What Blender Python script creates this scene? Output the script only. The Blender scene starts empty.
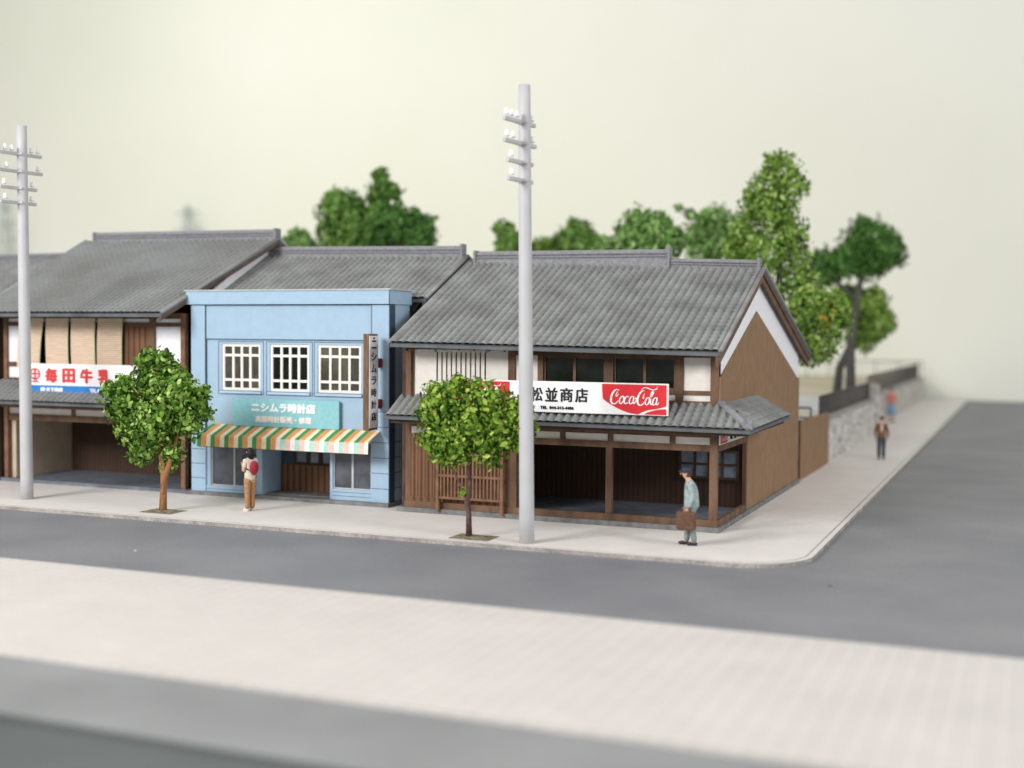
import bpy, bmesh, math, random
from mathutils import Vector, Matrix, noise
random.seed(11)
scn = bpy.context.scene
COL = bpy.context.collection

# ------------------------------------------------------------------ materials
def nodes(name):
    m = bpy.data.materials.new(name); m.use_nodes = True
    nt = m.node_tree; b = nt.nodes['Principled BSDF']
    return m, nt, b

def mat(name, col, rough=.7, var=.08, scale=3.0, bump=.0, bscale=40, spec=.3, col2=None, stretch=None, metal=0, grain=0.0, grain_scale=30):
    """plain surface with slight uneven colour, fine paper grain and bump"""
    m, nt, b = nodes(name); N = nt.nodes; L = nt.links
    tc = N.new('ShaderNodeTexCoord'); mp = N.new('ShaderNodeMapping')
    L.new(tc.outputs['Object'], mp.inputs['Vector'])
    if stretch: mp.inputs['Scale'].default_value = stretch
    n = N.new('ShaderNodeTexNoise'); n.inputs['Scale'].default_value = scale; n.inputs['Detail'].default_value = 6
    L.new(mp.outputs[0], n.inputs['Vector'])
    r = N.new('ShaderNodeValToRGB')
    c2 = col2 or tuple(max(0, c*(1-2.2*var)) for c in col)
    c1 = tuple(min(1, c*(1+var)) for c in col)
    r.color_ramp.elements[0].position = .32; r.color_ramp.elements[1].position = .66
    r.color_ramp.elements[0].color = (*c2, 1); r.color_ramp.elements[1].color = (*c1, 1)
    L.new(n.outputs['Fac'], r.inputs[0])
    out = r.outputs[0]
    if grain > 0:
        g = N.new('ShaderNodeTexNoise'); g.inputs['Scale'].default_value = grain_scale; g.inputs['Detail'].default_value = 3
        L.new(mp.outputs[0], g.inputs['Vector'])
        gr = N.new('ShaderNodeMapRange'); gr.inputs['From Min'].default_value = .3; gr.inputs['From Max'].default_value = .7
        gr.inputs['To Min'].default_value = 1-grain; gr.inputs['To Max'].default_value = 1+grain
        L.new(g.outputs['Fac'], gr.inputs[0])
        mx = N.new('ShaderNodeVectorMath'); mx.operation = 'SCALE'
        L.new(out, mx.inputs[0]); L.new(gr.outputs[0], mx.inputs['Scale']); out = mx.outputs[0]
    L.new(out, b.inputs['Base Color'])
    b.inputs['Roughness'].default_value = rough; b.inputs['Specular IOR Level'].default_value = spec
    b.inputs['Metallic'].default_value = metal
    if bump > 0:
        bn = N.new('ShaderNodeTexNoise'); bn.inputs['Scale'].default_value = bscale; bn.inputs['Detail'].default_value = 4
        L.new(mp.outputs[0], bn.inputs['Vector'])
        bp = N.new('ShaderNodeBump'); bp.inputs['Strength'].default_value = bump; bp.inputs['Distance'].default_value = .02
        L.new(bn.outputs['Fac'], bp.inputs['Height']); L.new(bp.outputs[0], b.inputs['Normal'])
    return m

def ribbed(name, col, freq, axis, depth=.5, rough=.75, dark=.75):
    """vertical fine corrugation: bands along one axis"""
    m, nt, b = nodes(name); N = nt.nodes; L = nt.links
    tc = N.new('ShaderNodeTexCoord'); w = N.new('ShaderNodeTexWave'); w.wave_type = 'BANDS'
    w.bands_direction = axis; w.inputs['Scale'].default_value = freq; w.inputs['Distortion'].default_value = .15
    L.new(tc.outputs['Object'], w.inputs['Vector'])
    n = N.new('ShaderNodeTexNoise'); n.inputs['Scale'].default_value = 2.5; n.inputs['Detail'].default_value = 7
    L.new(tc.outputs['Object'], n.inputs['Vector'])
    r = N.new('ShaderNodeValToRGB'); r.color_ramp.elements[0].position = 0; r.color_ramp.elements[1].position = .45
    r.color_ramp.elements[0].color = (*[c*dark for c in col], 1); r.color_ramp.elements[1].color = (*col, 1)
    L.new(w.outputs['Fac'], r.inputs[0])
    mr = N.new('ShaderNodeMapRange'); mr.inputs['From Min'].default_value = .3; mr.inputs['From Max'].default_value = .7
    mr.inputs['To Min'].default_value = .88; mr.inputs['To Max'].default_value = 1.1
    L.new(n.outputs['Fac'], mr.inputs[0])
    s = N.new('ShaderNodeVectorMath'); s.operation = 'SCALE'; L.new(r.outputs[0], s.inputs[0]); L.new(mr.outputs[0], s.inputs['Scale'])
    L.new(s.outputs[0], b.inputs['Base Color'])
    bp = N.new('ShaderNodeBump'); bp.inputs['Strength'].default_value = depth; bp.inputs['Distance'].default_value = .02
    L.new(w.outputs['Fac'], bp.inputs['Height']); L.new(bp.outputs[0], b.inputs['Normal'])
    b.inputs['Roughness'].default_value = rough; b.inputs['Specular IOR Level'].default_value = .25
    return m

def foliage_mat(name, dark, mid, light):
    m, nt, b = nodes(name); N = nt.nodes; L = nt.links
    a = N.new('ShaderNodeAttribute'); a.attribute_name = 'tint'
    r = N.new('ShaderNodeValToRGB'); e = r.color_ramp.elements
    e[0].color = (*dark, 1); e[1].color = (*light, 1); k = e.new(.55); k.color = (*mid, 1)
    L.new(a.outputs['Fac'], r.inputs[0]); L.new(r.outputs[0], b.inputs['Base Color'])
    b.inputs['Roughness'].default_value = .8; b.inputs['Specular IOR Level'].default_value = .12
    return m

def tile_mat(name, col, tile=.3, line=.01, amt=.93, grain=.05):
    m, nt, b = nodes(name); N = nt.nodes; L = nt.links
    tc = N.new('ShaderNodeTexCoord'); bt = N.new('ShaderNodeTexBrick')
    bt.offset = 0; bt.inputs['Scale'].default_value = 1; bt.inputs['Brick Width'].default_value = tile
    bt.inputs['Row Height'].default_value = tile; bt.inputs['Mortar Size'].default_value = line; bt.inputs['Mortar Smooth'].default_value = .3
    bt.inputs['Color1'].default_value = (*col, 1); bt.inputs['Color2'].default_value = (*[c*.975 for c in col], 1)
    bt.inputs['Mortar'].default_value = (*[c*amt for c in col], 1); bt.inputs['Bias'].default_value = 0
    L.new(tc.outputs['Object'], bt.inputs['Vector'])
    n = N.new('ShaderNodeTexNoise'); n.inputs['Scale'].default_value = .8; n.inputs['Detail'].default_value = 9; n.inputs['Roughness'].default_value = .65
    L.new(tc.outputs['Object'], n.inputs['Vector'])
    mr = N.new('ShaderNodeMapRange'); mr.inputs['From Min'].default_value = .3; mr.inputs['From Max'].default_value = .7
    mr.inputs['To Min'].default_value = 1-grain; mr.inputs['To Max'].default_value = 1+grain
    L.new(n.outputs['Fac'], mr.inputs[0])
    s = N.new('ShaderNodeVectorMath'); s.operation = 'SCALE'; L.new(bt.outputs['Color'], s.inputs[0]); L.new(mr.outputs[0], s.inputs['Scale'])
    L.new(s.outputs[0], b.inputs['Base Color']); b.inputs['Roughness'].default_value = .85; b.inputs['Specular IOR Level'].default_value = .2
    bn = N.new('ShaderNodeTexNoise'); bn.inputs['Scale'].default_value = 25; L.new(tc.outputs['Object'], bn.inputs['Vector'])
    bp = N.new('ShaderNodeBump'); bp.inputs['Strength'].default_value = .25; bp.inputs['Distance'].default_value = .01
    L.new(bn.outputs['Fac'], bp.inputs['Height']); L.new(bp.outputs[0], b.inputs['Normal'])
    return m

def stone_mat(name):
    m, nt, b = nodes(name); N = nt.nodes; L = nt.links
    tc = N.new('ShaderNodeTexCoord'); v = N.new('ShaderNodeTexVoronoi'); v.feature = 'DISTANCE_TO_EDGE'; v.inputs['Scale'].default_value = 2.6
    v2 = N.new('ShaderNodeTexVoronoi'); v2.inputs['Scale'].default_value = 2.6
    L.new(tc.outputs['Object'], v.inputs['Vector']); L.new(tc.outputs['Object'], v2.inputs['Vector'])
    r = N.new('ShaderNodeValToRGB'); r.color_ramp.elements[0].position = .02; r.color_ramp.elements[1].position = .09
    r.color_ramp.elements[0].color = (.35, .33, .31, 1); r.color_ramp.elements[1].color = (1, 1, 1, 1)
    L.new(v.outputs[0], r.inputs[0])
    r2 = N.new('ShaderNodeValToRGB'); r2.color_ramp.elements[0].color = (.5, .485, .475, 1); r2.color_ramp.elements[1].color = (.82, .79, .77, 1)
    L.new(v2.outputs['Color'], r2.inputs[0])
    mx = N.new('ShaderNodeMix'); mx.data_type = 'RGBA'; mx.blend_type = 'MULTIPLY'; mx.inputs[0].default_value = 1
    L.new(r2.outputs[0], mx.inputs[6]); L.new(r.outputs[0], mx.inputs[7]); L.new(mx.outputs[2], b.inputs['Base Color'])
    bp = N.new('ShaderNodeBump'); bp.inputs['Strength'].default_value = .8; bp.inputs['Distance'].default_value = .08
    L.new(v.outputs[0], bp.inputs['Height']); L.new(bp.outputs[0], b.inputs['Normal']); b.inputs['Roughness'].default_value = .9
    return m

def glass_mat(name, col, rough=.12):
    m, nt, b = nodes(name)
    N = nt.nodes; L = nt.links
    tc = N.new('ShaderNodeTexCoord'); n = N.new('ShaderNodeTexNoise'); n.inputs['Scale'].default_value = 1.7; n.inputs['Detail'].default_value = 3
    L.new(tc.outputs['Object'], n.inputs['Vector'])
    r = N.new('ShaderNodeValToRGB'); r.color_ramp.elements[0].position = .4; r.color_ramp.elements[1].position = .65
    r.color_ramp.elements[0].color = (*[c*.6 for c in col], 1); r.color_ramp.elements[1].color = (*[c*1.3 for c in col], 1)
    L.new(n.outputs['Fac'], r.inputs[0]); L.new(r.outputs[0], b.inputs['Base Color'])
    b.inputs['Roughness'].default_value = rough; b.inputs['Specular IOR Level'].default_value = .45 if col[0] > .05 else .2
    return m

M = {}
M['tile'] = mat('roof_tile_grey', (.275, .283, .277), .8, .1, 1.3, .15, 60, col2=(.2, .205, .195), grain=.07, grain_scale=9)
M['tile2'] = mat('roof_tile_stained', (.25, .262, .265), .8, .1, .5, .15, 60, col2=(.2, .2, .188), grain=.07, grain_scale=9)
M['ridge'] = mat('ridge_grey', (.25, .25, .27), .85, .1, 12, .3, 60, grain=.12, grain_scale=22)
M['edge'] = mat('roof_edge', (.12, .13, .14), .8, .1)
M['brown'] = mat('brown_timber', (.155, .088, .054), .7, .18, 3, .2, 50, stretch=(1, 1, .3), grain=.1)
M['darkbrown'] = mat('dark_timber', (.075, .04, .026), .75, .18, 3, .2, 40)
M['redbrown'] = mat('reddish_timber', (.2, .105, .06), .7, .15, 4, .2, 40)
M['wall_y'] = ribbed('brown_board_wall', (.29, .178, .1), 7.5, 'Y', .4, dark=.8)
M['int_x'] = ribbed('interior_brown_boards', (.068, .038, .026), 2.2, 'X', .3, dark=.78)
M['board_x'] = ribbed('brown_door_boards', (.19, .095, .052), 1.6, 'X', .5, dark=.45)
M['plaster'] = mat('white_plaster', (.76, .72, .67), .8, .03, 5, .15, 60)
M['gable'] = mat('white_gable', (.82, .82, .86), .75, .02, 5)
M['cream'] = mat('cream_inner_wall', (.55, .46, .34), .8, .06, 3)
M['slab'] = mat('concrete_slab', (.2, .2, .2), .85, .15, 4, .3, 40, grain=.1)
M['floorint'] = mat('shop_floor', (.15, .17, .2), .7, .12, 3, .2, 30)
M['blue'] = mat('blue_facade', (.35, .49, .63), .75, .02, 4, .12, 60, grain=.03, grain_scale=40)
M['bluedark'] = mat('blue_groove', (.05, .08, .12), .8)
M['bluelight'] = mat('blue_sill', (.4, .56, .72), .75, .04)
M['coping'] = mat('pale_coping', (.48, .5, .52), .75, .05)
M['white'] = mat('white_frame', (.8, .79, .76), .6, .02)
M['glass'] = glass_mat('dark_glass', (.014, .018, .014))
M['glassgrey'] = glass_mat('grey_glass', (.085, .095, .115), .3)
M['glassbrown'] = glass_mat('olive_glass', (.075, .07, .045), .3)
M['glassblue'] = glass_mat('bluish_glass', (.16, .2, .26), .35)
M['pole'] = mat('grey_plastic', (.5, .5, .515), .5, .03, 2, spec=.4)
M['arm'] = mat('arm_grey', (.5, .5, .5), .5, .05)
M['insul'] = mat('white_porcelain', (.92, .92, .95), .35, .02, spec=.5)
M['signwhite'] = mat('sign_white', (.82, .82, .83), .55, .02)
M['red'] = mat('sign_red', (.66, .02, .03), .5, .05)
M['redtext'] = mat('red_lettering', (.62, .05, .05), .6, .05)
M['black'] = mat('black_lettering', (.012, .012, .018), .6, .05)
M['stripblue'] = mat('sign_blue', (.02, .2, .55), .55, .05)
M['teal'] = mat('sign_teal', (.26, .55, .6), .6, .04, 8)
M['whitetext'] = mat('white_lettering', (.86, .88, .88), .6, .02)
M['pinktext'] = mat('pale_pink_lettering', (.85, .8, .78), .6, .02)
M['bracket'] = mat('red_bracket', (.22, .03, .03), .6)
M['bamboo'] = mat('bamboo_blind', (.78, .6, .45), .8, .08, 8, .5, 30, stretch=(.3, 1, 6), grain=.08)
M['bambooedge'] = mat('blind_edge', (.6, .62, .35), .8)
M['signwood'] = mat('sign_wood', (.2, .115, .065), .7, .3, 6, .3, 30, stretch=(1, 1, .15), grain=.2)
M['stone'] = stone_mat('stone_masonry')
M['iron'] = mat('dark_grey_iron', (.085, .08, .075), .6, .08)
M['skin'] = mat('skin', (.62, .36, .26), .6, .04)
M['hair'] = mat('black_hair', (.015, .014, .016), .5, .1)
M['soil'] = mat('tree_soil', (.25, .21, .15), .95, .25, 10, .8, 25, col2=(.1, .085, .05))
M['trunkO'] = mat('orange_brown_bark', (.36, .17, .07), .7, .25, 8, .6, 20, stretch=(1, 1, .25), grain=.15)
M['trunkP'] = mat('purple_brown_bark', (.12, .065, .06), .8, .25, 10, .6, 25)
M['trunkG'] = mat('grey_bark', (.1, .095, .085), .9, .2, 5, .5, 20)
M['grey_tower'] = mat('pale_blue_grey', (.55, .62, .6), .8)
for k, c in dict(green=(.06, .3, .1), orange=(.76, .33, .12), creams=(.87, .8, .57), palegreen=(.42, .68, .6), palepink=(.8, .55, .47), palecream=(.84, .82, .76)).items():
    M['aw_'+k] = mat('awning_'+k, c, .7, .06, 6)

# ------------------------------------------------------------------ helpers
def tag(o, label=None, cat=None, group=None, kind=None):
    if label: o['label'] = label
    if cat: o['category'] = cat
    if group: o['group'] = group
    if kind: o['kind'] = kind
    return o

def thing(name, label, cat, loc=(0, 0, 0), rz=0, group=None):
    o = bpy.data.objects.new(name, None); COL.objects.link(o)
    o.location = loc; o.rotation_euler = (0, 0, rz); o.empty_display_size = .2
    return tag(o, label, cat, group)

def base_of(root):
    if root is None: return Vector((0, 0, 0))
    v = Vector(root.location)
    if root.parent: v += base_of(root.parent)
    return v

class MB:
    """gathers faces in world coordinates"""
    def __init__(s): s.v = []; s.f = []; s.m = []; s.smooth = []; s.mats = []
    def mi(s, m):
        if m not in s.mats: s.mats.append(m)
        return s.mats.index(m)
    def face(s, pts, m=None, smooth=False):
        i = len(s.v); s.v += [tuple(p) for p in pts]; s.f.append(tuple(range(i, i+len(pts)))); s.m.append(m); s.smooth.append(smooth); return s
    def mesh(s, V, F, m=None, smooth=False):
        i = len(s.v); s.v += [tuple(p) for p in V]
        for f in F: s.f.append(tuple(i+k for k in f)); s.m.append(m); s.smooth.append(smooth)
        return s
    def box(s, x0, x1, y0, y1, z0, z1, m=None):
        x0, x1 = sorted((x0, x1)); y0, y1 = sorted((y0, y1)); z0, z1 = sorted((z0, z1))
        V = [(x0, y0, z0), (x1, y0, z0), (x1, y1, z0), (x0, y1, z0), (x0, y0, z1), (x1, y0, z1), (x1, y1, z1), (x0, y1, z1)]
        return s.mesh(V, [(0, 3, 2, 1), (4, 5, 6, 7), (0, 1, 5, 4), (1, 2, 6, 5), (2, 3, 7, 6), (3, 0, 4, 7)], m)
    def prism(s, pts, axis, a0, a1, m=None):
        """polygon (2D) extruded along an axis: 0=x (pts y,z) 1=y (pts x,z) 2=z (pts x,y)"""
        def P(p, a):
            return (a, p[0], p[1]) if axis == 0 else (p[0], a, p[1]) if axis == 1 else (p[0], p[1], a)
        n = len(pts); V = [P(p, a0) for p in pts]+[P(p, a1) for p in pts]
        F = [tuple(range(n))[::-1], tuple(range(n, 2*n))]+[(i, (i+1) % n, n+(i+1) % n, n+i) for i in range(n)]
        return s.mesh(V, F, m)
    def tube(s, pts, rads, seg=10, m=None, cap=True):
        pts = [Vector(p) for p in pts]
        if not hasattr(rads, '__len__'): rads = [rads]*len(pts)
        V = []; F = []; up = None
        for i, p in enumerate(pts):
            d = (pts[min(i+1, len(pts)-1)]-pts[max(i-1, 0)]).normalized()
            if up is None: up = Vector((1, 0, 0)) if abs(d.x) < .8 else Vector((0, 1, 0))
            a = d.cross(up).normalized(); b = d.cross(a).normalized(); up = -d.cross(a).cross(d) if False else up
            for k in range(seg):
                t = 2*math.pi*k/seg; V.append(p+(a*math.cos(t)+b*math.sin(t))*rads[i])
        for i in range(len(pts)-1):
            for k in range(seg):
                F.append((i*seg+k, i*seg+(k+1) % seg, (i+1)*seg+(k+1) % seg, (i+1)*seg+k))
        if cap: F.append(tuple(range(seg))[::-1]); F.append(tuple(range((len(pts)-1)*seg, len(pts)*seg)))
        return s.mesh(V, F, m, True)
    def ball(s, c, r, m=None, seg=10, rings=7, sc=(1, 1, 1)):
        V = []; F = []
        for i in range(rings+1):
            t = math.pi*i/rings
            for k in range(seg):
                a = 2*math.pi*k/seg
                V.append((c[0]+r*sc[0]*math.sin(t)*math.cos(a), c[1]+r*sc[1]*math.sin(t)*math.sin(a), c[2]+r*sc[2]*math.cos(t)))
        for i in range(rings):
            for k in range(seg): F.append((i*seg+k, (i+1)*seg+k, (i+1)*seg+(k+1) % seg, i*seg+(k+1) % seg))
        return s.mesh(V, F, m, True)
    def build(s, name, m=None, parent=None, local=False, bevel=0):
        me = bpy.data.meshes.new(name); off = Vector((0, 0, 0)) if local else base_of(parent)
        me.from_pydata([tuple(Vector(v)-off) for v in s.v], [], s.f)
        keys = []
        for k in s.m:
            k = k or m
            if k not in keys: keys.append(k)
        for k in keys: me.materials.append(M[k])
        for p, k, sm in zip(me.polygons, s.m, s.smooth): p.material_index = keys.index(k or m); p.use_smooth = sm
        bm = bmesh.new(); bm.from_mesh(me); bmesh.ops.remove_doubles(bm, verts=bm.verts, dist=1e-5)
        bmesh.ops.recalc_face_normals(bm, faces=bm.faces); bm.to_mesh(me); bm.free(); me.update()
        o = bpy.data.objects.new(name, me); COL.objects.link(o); o.parent = parent
        if bevel:
            b = o.modifiers.new('b', 'BEVEL'); b.width = bevel; b.segments = 2; b.limit_method = 'ANGLE'
        return o

def B(*a): return MB().box(*a)

def copy_tree(o, parent=None):
    c = o.copy(); COL.objects.link(c); c.parent = parent
    for ch in o.children: copy_tree(ch, c)
    return c

def tiles(mb, P00, P10, P01, P11, col_w=.2, row_h=.22, cut=None, amp=.06, step=.02, m=None):
    """corrugated pantile surface. P00/P10 = eave ends, P01/P11 = top ends. cut=(point, normal) clips"""
    P00, P10, P01, P11 = map(Vector, (P00, P10, P01, P11))
    nc = max(1, round((P10-P00).length/col_w)); nr = max(1, round((P01-P00).length/row_h))
    nrm = (P10-P00).cross(P01-P00).normalized()
    if nrm.z < 0: nrm = -nrm
    prof = [(0, -.25), (.1, .25), (.22, .8), (.36, 1), (.5, .95), (.64, .6), (.78, -.1), (.9, -.35)]
    us = [(i+u)/nc for i in range(nc) for u, h in prof]+[1.0]; hs = [h for i in range(nc) for u, h in prof]+[-.25]
    vs = []; sh = []
    for r in range(nr):
        vs += [r/nr, (r+.5)/nr, (r+.985)/nr]; sh += [1, .5, 0]
    bm = bmesh.new(); rows = []
    rnd = [[random.uniform(-.0025, .0025) for _ in range(nr)] for _ in range(nc)]
    for j, v in enumerate(vs):
        row = []
        for i, u in enumerate(us):
            p = (P00*(1-u)+P10*u)*(1-v)+(P01*(1-u)+P11*u)*v
            h = hs[i]*amp*(.25 if j == 0 else 1)+(.04 if j == 0 else 0)+sh[j]*step+rnd[min(i//8, nc-1)][j//3]
            row.append(bm.verts.new(p+nrm*h))
        rows.append(row)
    for j in range(len(rows)-1):
        for i in range(len(us)-1): bm.faces.new((rows[j][i], rows[j][i+1], rows[j+1][i+1], rows[j+1][i]))
    if cut:
        for (pt, nn) in cut:
            bmesh.ops.bisect_plane(bm, geom=bm.verts[:]+bm.edges[:]+bm.faces[:], plane_co=pt, plane_no=nn, clear_outer=True)
    bm.verts.index_update()
    mb.mesh([v.co.copy() for v in bm.verts], [[v.index for v in f.verts] for f in bm.faces], m)
    bm.free()

def slab_poly(mb, pts, th, m=None):
    """thin board below a polygon"""
    pts = [Vector(p) for p in pts]; n = len(pts)
    dn = Vector((0, 0, -th)); V = [p+Vector((0, 0, -.012)) for p in pts]+[p+dn for p in pts]
    mb.mesh(V, [tuple(range(n)), tuple(range(n, 2*n))[::-1]]+[(i, n+i, n+(i+1) % n, (i+1) % n) for i in range(n)], m)

def lettering(body, origin, width, height, m, parent, face='front', name='lettering', bold=.0, depth=.006, space=1.0, line=1.0):
    """raised characters fitted to a box. origin = lower-left corner; face 'front' looks to -Y, 'right' looks to +X"""
    c = bpy.data.curves.new('txt', 'FONT'); c.body = body; c.size = 1; c.extrude = .01; c.align_x = 'CENTER'
    c.space_character = space; c.space_line = line; c.resolution_u = 4
    o = bpy.data.objects.new('txt', c); COL.objects.link(o); bpy.context.view_layer.update()
    me = bpy.data.meshes.new_from_object(o.evaluated_get(bpy.context.evaluated_depsgraph_get()))
    bpy.data.objects.remove(o, do_unlink=True)
    xs = [v.co.x for v in me.vertices]; ys = [v.co.y for v in me.vertices]
    if not xs: return None
    x0, x1, y0, y1 = min(xs), max(xs), min(ys), max(ys)
    off = base_of(parent)
    hgt = max(height, .02)
    V = []; F = []
    src = [(v.co.x, v.co.y, v.co.z) for v in me.vertices]; fs = [tuple(p.vertices) for p in me.polygons]
    bb = bold*hgt*1.6
    shifts = [(0, 0)] if bold == 0 else [(0, 0), (bb, 0), (-bb, 0), (0, bb*.7), (0, -bb*.7)]
    for q, (sx, sy) in enumerate(shifts):
        k = len(V)
        for (px, py, pz) in src:
            a = (px-x0)/(x1-x0)*width+sx; b = (py-y0)/(y1-y0)*height+sy; d = pz/.01*(depth+.0007*q)
            if face == 'front': w = Vector((origin[0]+a, origin[1]-d, origin[2]+b))
            else: w = Vector((origin[0]+d, origin[1]+a, origin[2]+b))
            V.append(tuple(w-off))
        F += [tuple(k+i for i in f) for f in fs]
    me2 = bpy.data.meshes.new(name); me2.from_pydata(V, [], F); me2.materials.append(M[m])
    ob = bpy.data.objects.new(name, me2); COL.objects.link(ob); ob.parent = parent
    return ob

# ------------------------------------------------------------------ setting
def sheet(name, x0, x1, y0, y1, z, m, kind='structure'):
    o = MB().face([(x0, y0, z), (x1, y0, z), (x1, y1, z), (x0, y1, z)]).build(name, m); o['kind'] = kind; return o

M['road'] = mat('asphalt_paper', (.21, .212, .224), .62, .07, .35, .25, 60, spec=.35, col2=(.178, .182, .2), grain=.14, grain_scale=26)
M['road2'] = mat('asphalt_pale', (.255, .262, .264), .8, .06, .5, .2, 40, grain=.03)
M['tabletop'] = mat('grey_green_board', (.105, .118, .116), .8, .06, .5)
M['pave'] = tile_mat('paving_paper', (.7, .665, .635), .3, .008, .965, .05)
M['pave2'] = tile_mat('paving_pinkish', (.56, .53, .505), .3, .03, 1.08, .05)
M['kerb'] = mat('kerb_pale', (.36, .33, .31), .8, .15, 3, grain=.25, grain_scale=18)
M['backdrop'] = mat('cream_backdrop', (.93, .94, .86), .95, .01, .022, spec=.0, col2=(.83, .85, .735))  # second tone mottles the sheet, painted in for soft uneven light
M['park'] = mat('sandy_ground', (.5, .45, .33), .9, .1, .3, .3, 6, grain=.08, grain_scale=3)
M['path'] = mat('pale_path', (.55, .56, .58), .85, .06, .5)

sheet('road', -130, 60, -16.5, 68.3, -.085, 'road')
sheet('table', -130, 60, -60, -16.4, -.16, 'tabletop')
MB().face([(-130, -16.5, -.085), (60, -16.5, -.085), (60, -16.5, -.17), (-130, -16.5, -.17)]).build('board_edge', 'tabletop')['kind'] = 'structure'
sheet('front_lane', -130, 60, -16.48, -14.45, -.079, 'road2')

# town block pavement with a rounded corner and a raised kerb
def rounded(xr, yf, r, n=14):
    return [(xr-r+r*math.sin(a), yf+r-r*math.cos(a)) for a in [math.pi/2*i/n for i in range(n+1)]]
def wob(pts):  # hand cut edge
    return [(x+.012*noise.noise(Vector((x*2, y*2, 0))), y+.012*noise.noise(Vector((x*2, y*2, 5)))) for x, y in pts]
edge = [(-130, -3.5)]+[(-60+i*.5, -3.5) for i in range(int(60/.5)+1)]+rounded(2.5, -3.52, 1.5)+[(2.5, -1.5+i*.6) for i in range(116)]
edge = wob([e for e in edge])
poly = edge+[(-130, edge[-1][1])]
pv = MB(); pv.face([(x, y, 0) for x, y in poly])
for (xa, ya), (xb, yb) in zip(edge, edge[1:]): pv.face([(xa, ya, 0), (xb, yb, 0), (xb, yb, -.12), (xa, ya, -.12)], 'kerb')
pv.build('pavement', 'pave')['kind'] = 'structure'
inner = [(-130, -3.38)]+[(-60+i*.5, -3.38) for i in range(121)]+rounded(2.38, -3.4, 1.4)+[(2.38, -1.5+i*.6) for i in range(116)]
outer = edge
k = MB()
n = min(len(inner), len(outer)); V = [(x, y, .004) for x, y in outer[:n]]+[(x, y, .004) for x, y in inner[:n]]
k.mesh(V, [(i, i+1, n+i+1, n+i) for i in range(n-1)])
k.build('kerb_strip', 'pave')['kind'] = 'structure'
k = MB()
in2 = [(-130, -3.36)]+[(-60+i*.5, -3.36) for i in range(121)]+rounded(2.355, -3.37, 1.38)+[(2.355, -1.5+i*.6) for i in range(116)]
V = [(x, y, .008) for x, y in inner[:n]]+[(x, y, .008) for x, y in in2[:n]]
k.mesh(V, [(i, i+1, n+i+1, n+i) for i in range(n-1)])
k.build('kerb_joint', 'kerb')['kind'] = 'structure'
MB().box(-130, 60, -14.45, -9.0, -.14, -.01).build('near_pavement', 'pave2')['kind'] = 'structure'

# raised park behind the stone wall, backdrop
MB().face([(-60, 17.5, 1.4), (-1.1, 17.5, 1.4), (-1.1, 68.2, 1.4), (-60, 68.2, 1.4)]).build('park_ground', 'park')['kind'] = 'structure'
MB().face([(-60, 24, 1.408), (-.9, 24, 1.408), (-.9, 37, 1.408), (-60, 37, 1.408)]).build('park_path', 'path')['kind'] = 'structure'
bk = MB(); NB = 40
prof = [(67.9, -.3), (68.0, 2), (68.2, 12), (68.8, 30), (70, 55)]
for i in range(NB):
    xa = -190+i*300/NB; xb = xa+300/NB
    w = lambda x: .5*math.sin(x*.11)
    for (ya, za), (yb, zb) in zip(prof, prof[1:]):
        bk.face([(xa, ya+w(xa)*za/40, za), (xb, ya+w(xb)*za/40, za), (xb, yb+w(xb)*zb/40, zb), (xa, yb+w(xa)*zb/40, zb)], smooth=True)
bk.build('backdrop', 'backdrop')['kind'] = 'structure'

# ------------------------------------------------------------------ building pieces
def ridge_cap(mb, x0, x1, y, z0, z1, h, w=.13, m='ridge'):
    """cap of stacked ridge tiles with an end tile"""
    V = [(x0, y-w, z0-.2), (x0, y+w, z0-.2), (x0, y+w*.7, z0+h*.8), (x0, y, z0+h), (x0, y-w*.7, z0+h*.8)]
    V += [(x1, a[1], a[2]-z0+z1) for a in V]
    mb.mesh(V, [(4, 3, 2, 1, 0), (5, 6, 7, 8, 9), (0, 1, 6, 5), (1, 2, 7, 6), (2, 3, 8, 7), (3, 4, 9, 8), (4, 0, 5, 9)], m)
    for t in (.33, .6):   # courses of flat tiles stick out a little
        mb.mesh([(x0, y-w*1.12, z0+h*t), (x1, y-w*1.12, z1+h*t), (x1, y+w*1.12, z1+h*t), (x0, y+w*1.12, z0+h*t),
                 (x0, y-w*1.12, z0+h*t+.02), (x1, y-w*1.12, z1+h*t+.02), (x1, y+w*1.12, z1+h*t+.02), (x0, y+w*1.12, z0+h*t+.02)],
                [(0, 3, 2, 1), (4, 5, 6, 7), (0, 1, 5, 4), (1, 2, 6, 5), (2, 3, 7, 6), (3, 0, 4, 7)], m)

def finial(mb, x, y, z, h, m='ridge'):
    mb.box(x-.032, x+.032, y-.16, y+.16, z-.15, z+h+.02, m)

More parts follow.
